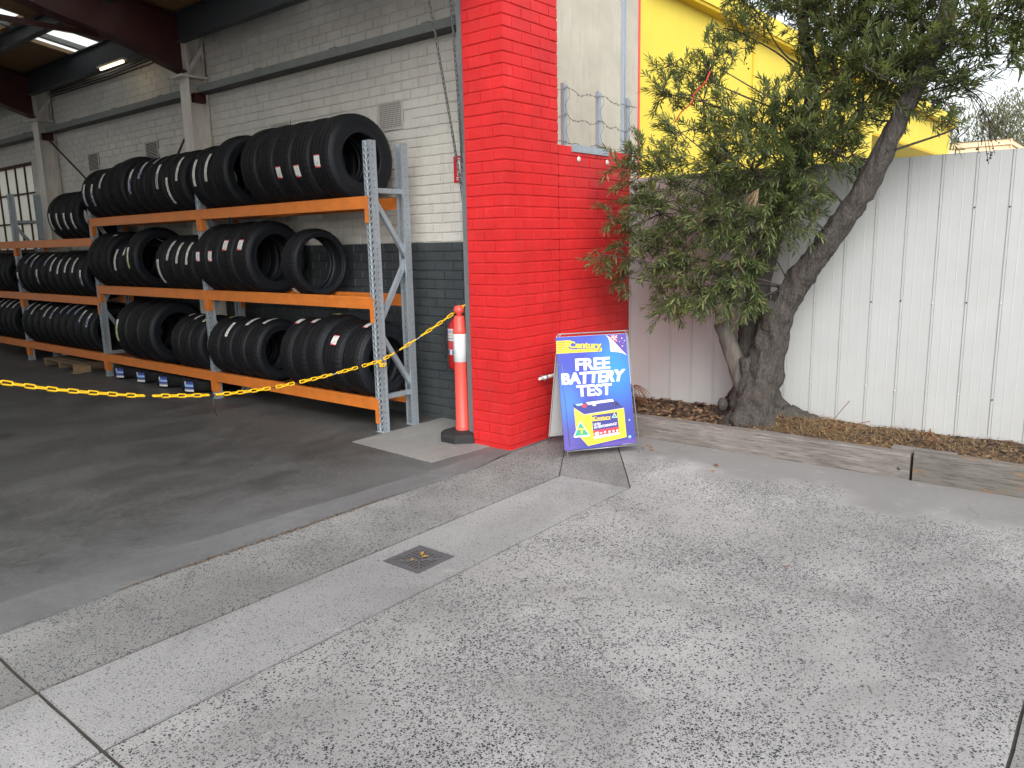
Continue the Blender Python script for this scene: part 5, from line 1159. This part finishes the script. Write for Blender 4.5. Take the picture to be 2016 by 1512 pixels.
def twig(p, d, L, nl, lv=LV_, tw=TW, ll=(.058, .108), O=None):
    O = O or TO
    d = d.normalized(); pts = [p.copy()]; q = p.copy(); dd = d.copy()
    for k in range(4): dd = (dd+rvec(.10)+Vector((0, 0, -.05))).normalized(); q = q+dd*(L/4); pts.append(q.copy())
    tw.tube([x-O for x in pts], [.0032, .0028, .0022, .0016, .001], 3, cap=False)
    ph = rl.uniform(0, 6)
    for k in range(nl):
        u_ = (k+.5)/nl; u_ = u_**.75; s_ = min(3.999, u_*4); i = int(s_); base = pts[i].lerp(pts[i+1], s_-i); ax = (pts[i+1]-pts[i]).normalized()
        e1 = ax.cross(Vector((0, 0, 1)));
        if e1.length < .05: e1 = Vector((1, 0, 0))
        e1.normalize(); e2 = ax.cross(e1); ph += 2.4; sp_ = rl.uniform(.55, 1.05)*(1.15-.55*u_)
        ld = ax*cos(sp_)+(e1*cos(ph)+e2*sin(ph))*sin(sp_)+Vector((0, 0, .05))
        if ld.z < -.3: ld.z *= .6
        lv.leaf(base, ld, rl.uniform(*ll)*(1-.25*u_), rl.uniform(.0050, .0078), rl.uniform(-.02, .16))
for ci, (x, y, z, r_, dens) in enumerate(CL):
    c = Vector((x, y, z)); lim = min(LIMB+LIMB2[8:], key=lambda q: (q-c).length+max(0, q.z-c.z+(.5 if y > -1.6 else .12))*1.5+rl.random()*.12)
    mid_ = lim.lerp(c, .5)+rvec(.07)+Vector((0, 0, .04)); path = smooth_path([lim, mid_, c], 6); n = len(path)
    BR.tube([q-TO for q in path], [.010-.0065*k/(n-1) for k in range(n)], 6)
    nt_ = int(42*dens*(r_/.25)**1.7)
    for k in range(nt_):
        off_ = rvec(1.0).normalized()*(rl.random()**.45)*r_
        tip = c+off_; st_ = c+off_*rl.uniform(.15, .55)+rvec(.02)
        out = (off_.normalized()*.7+(c-CROWN_C).normalized()*.6+rvec(.35)+Vector((0, 0, .15)))
        if z < 1.5: out += Vector((0, 0, -.25))
        L = rl.uniform(.10, .20)
        if k % 3 == 0: BR.tube([c-TO, (c+off_*.5+rvec(.02))-TO, (tip-out.normalized()*L*.6)-TO], [.005, .004, .0028], 4, cap=False)
        p0 = tip-out.normalized()*L*.6
        if p0.y > -.12 and p0.z < 2.45 and p0.x > 0: p0.y = -.14-rl.random()*.1
        twig(p0, out, L, rl.randint(15, 24), LF_ if (rl.random() < (.30 if ci % 5 == 2 else .09)) else LV_)
LV_.build('crown', 'leaf_green', tree, TO); LF_.build('fresh_leaves', 'leaf_fresh', tree, TO); TW.build('twigs', 'bark', tree, kind='stuff'); BR.build('branches', 'bark', tree, kind='stuff')
# hanging bare twig with seed capsules, a dead spray and a red tie
m = MB(); sd2 = MB(); rr = random.Random(3); base = Vector((1.35, -2.78, 2.60))
for k in range(9):
    p1 = base+Vector((rr.uniform(-.08, .08), -.18+rr.uniform(-.10, .06), -.42+rr.uniform(-.12, .12))); md = base.lerp(p1, .55)+Vector((0, rr.uniform(-.06, .02), .08))
    m.tube([q-TO for q in smooth_path([base, md, p1], 5)], .0022, 4)
    for j in range(3):
        q = md.lerp(p1, rr.uniform(.4, 1))+Vector((rr.uniform(-.03, .03),)*3)-TO; b = len(sd2.v); s_ = rr.uniform(.006, .011)
        sd2.add([q+Vector(v_)*s_ for v_ in ((1, 0, 0), (-1, 0, 0), (0, 1, 0), (0, -1, 0), (0, 0, 1), (0, 0, -1))], [(0, 2, 4), (2, 1, 4), (1, 3, 4), (3, 0, 4), (2, 0, 5), (1, 2, 5), (3, 1, 5), (0, 3, 5)])
for k in range(160):
    c_ = CL[rr.choice((0, 1, 4, 13, 14, 17, 20, 21, 22, 33, 15, 11))]; q = Vector(c_[:3])+Vector((rr.gauss(0, .5), rr.gauss(0, .6), rr.gauss(0, .5)))*c_[3]-TO; s_ = rr.uniform(.006, .011)
    if (q+TO).y > -.1: continue
    sd2.add([q+Vector(v_)*s_ for v_ in ((1, 0, 0), (-1, 0, 0), (0, 1, 0), (0, -1, 0), (0, 0, 1), (0, 0, -1))], [(0, 2, 4), (2, 1, 4), (1, 3, 4), (3, 0, 4), (2, 0, 5), (1, 2, 5), (3, 1, 5), (0, 3, 5)])
m.build('bare_twig', 'bark', tree); sd2.build('seed_capsules', 'seed_brown', tree, kind='stuff')
dl = Leaves()
for k in range(26): dl.leaf(Vector((1.12, -1.52, 2.02)), Vector((rl.uniform(-.3, .2), rl.uniform(-.0, .9), rl.uniform(-1.3, -.5))), rl.uniform(.10, .19), .0045, .1)
dl.build('dead_spray', 'leaf_dead', tree, TO)
m = MB(); m.tube([q-TO for q in smooth_path([(1.35, -1.0, 2.95), (1.33, -.97, 2.87), (1.33, -.88, 2.80), (1.31, -.86, 2.72), (1.34, -.77, 2.68), (1.35, -.70, 2.60)], 5)], .0055, 6)
tag(m.build('rope_tie', 'rope_red', None, loc=tuple(TO)), 'short red rope tied around a branch in the leafy crown', 'rope')

# ================================================================== GUM TREES FAR BEHIND
def gum(loc, h, seed, label, spread):
    rg = random.Random(seed); o = thing('gum_tree', label, 'tree', loc, group='gum trees behind the cream house'); tr = MB(); lv = Leaves(); tips = []
    def grow(p, d, L, r_, lev):
        pts = [p]; q = p; dd = d
        for k in range(4): dd = (dd+Vector((rg.gauss(0, .12), rg.gauss(0, .12), rg.gauss(0, .08)+.03))).normalized(); q = q+dd*(L/4); pts.append(q)
        tr.tube(pts, [r_*(1-.4*k/4) for k in range(5)], 7)
        if lev >= 3: tips.append(q); tips.append(pts[2]); return
        for k in range(3 if lev < 2 else 4):
            a = rg.uniform(0, 6.28); nd = (dd*.75+Vector((cos(a), sin(a), rg.uniform(-.1, .5)))*spread).normalized(); grow(pts[rg.choice((2, 3, 4))], nd, L*rg.uniform(.55, .75), r_*.55, lev+1)
    grow(Vector((0, 0, 0)), Vector((rg.uniform(-.15, .15), rg.uniform(-.15, .15), 1)), h*.42, .20, 0); tr.build('trunk', 'bark', o)
    for tp in tips:
        for k in range(75):
            p_ = tp+Vector((rg.gauss(0, .42), rg.gauss(0, .42), rg.gauss(0, .34))); lv.leaf(p_, Vector((rg.gauss(0, .6), rg.gauss(0, .6), -.8)), rg.uniform(.12, .24), .022, .1)
    lv.build('crown', 'leaf_gum', o, Vector((0, 0, 0)))
gum((37, 1.9, 0), 10.5, 5, 'pale gum tree behind the cream house, its forked trunk showing', .75)
gum((41, 3.6, 0), 11, 9, 'pale gum tree behind the yellow building end', .8)
gum((44, -1.5, 0), 11, 14, 'pale gum tree standing off the far corner of the cream house', .8)
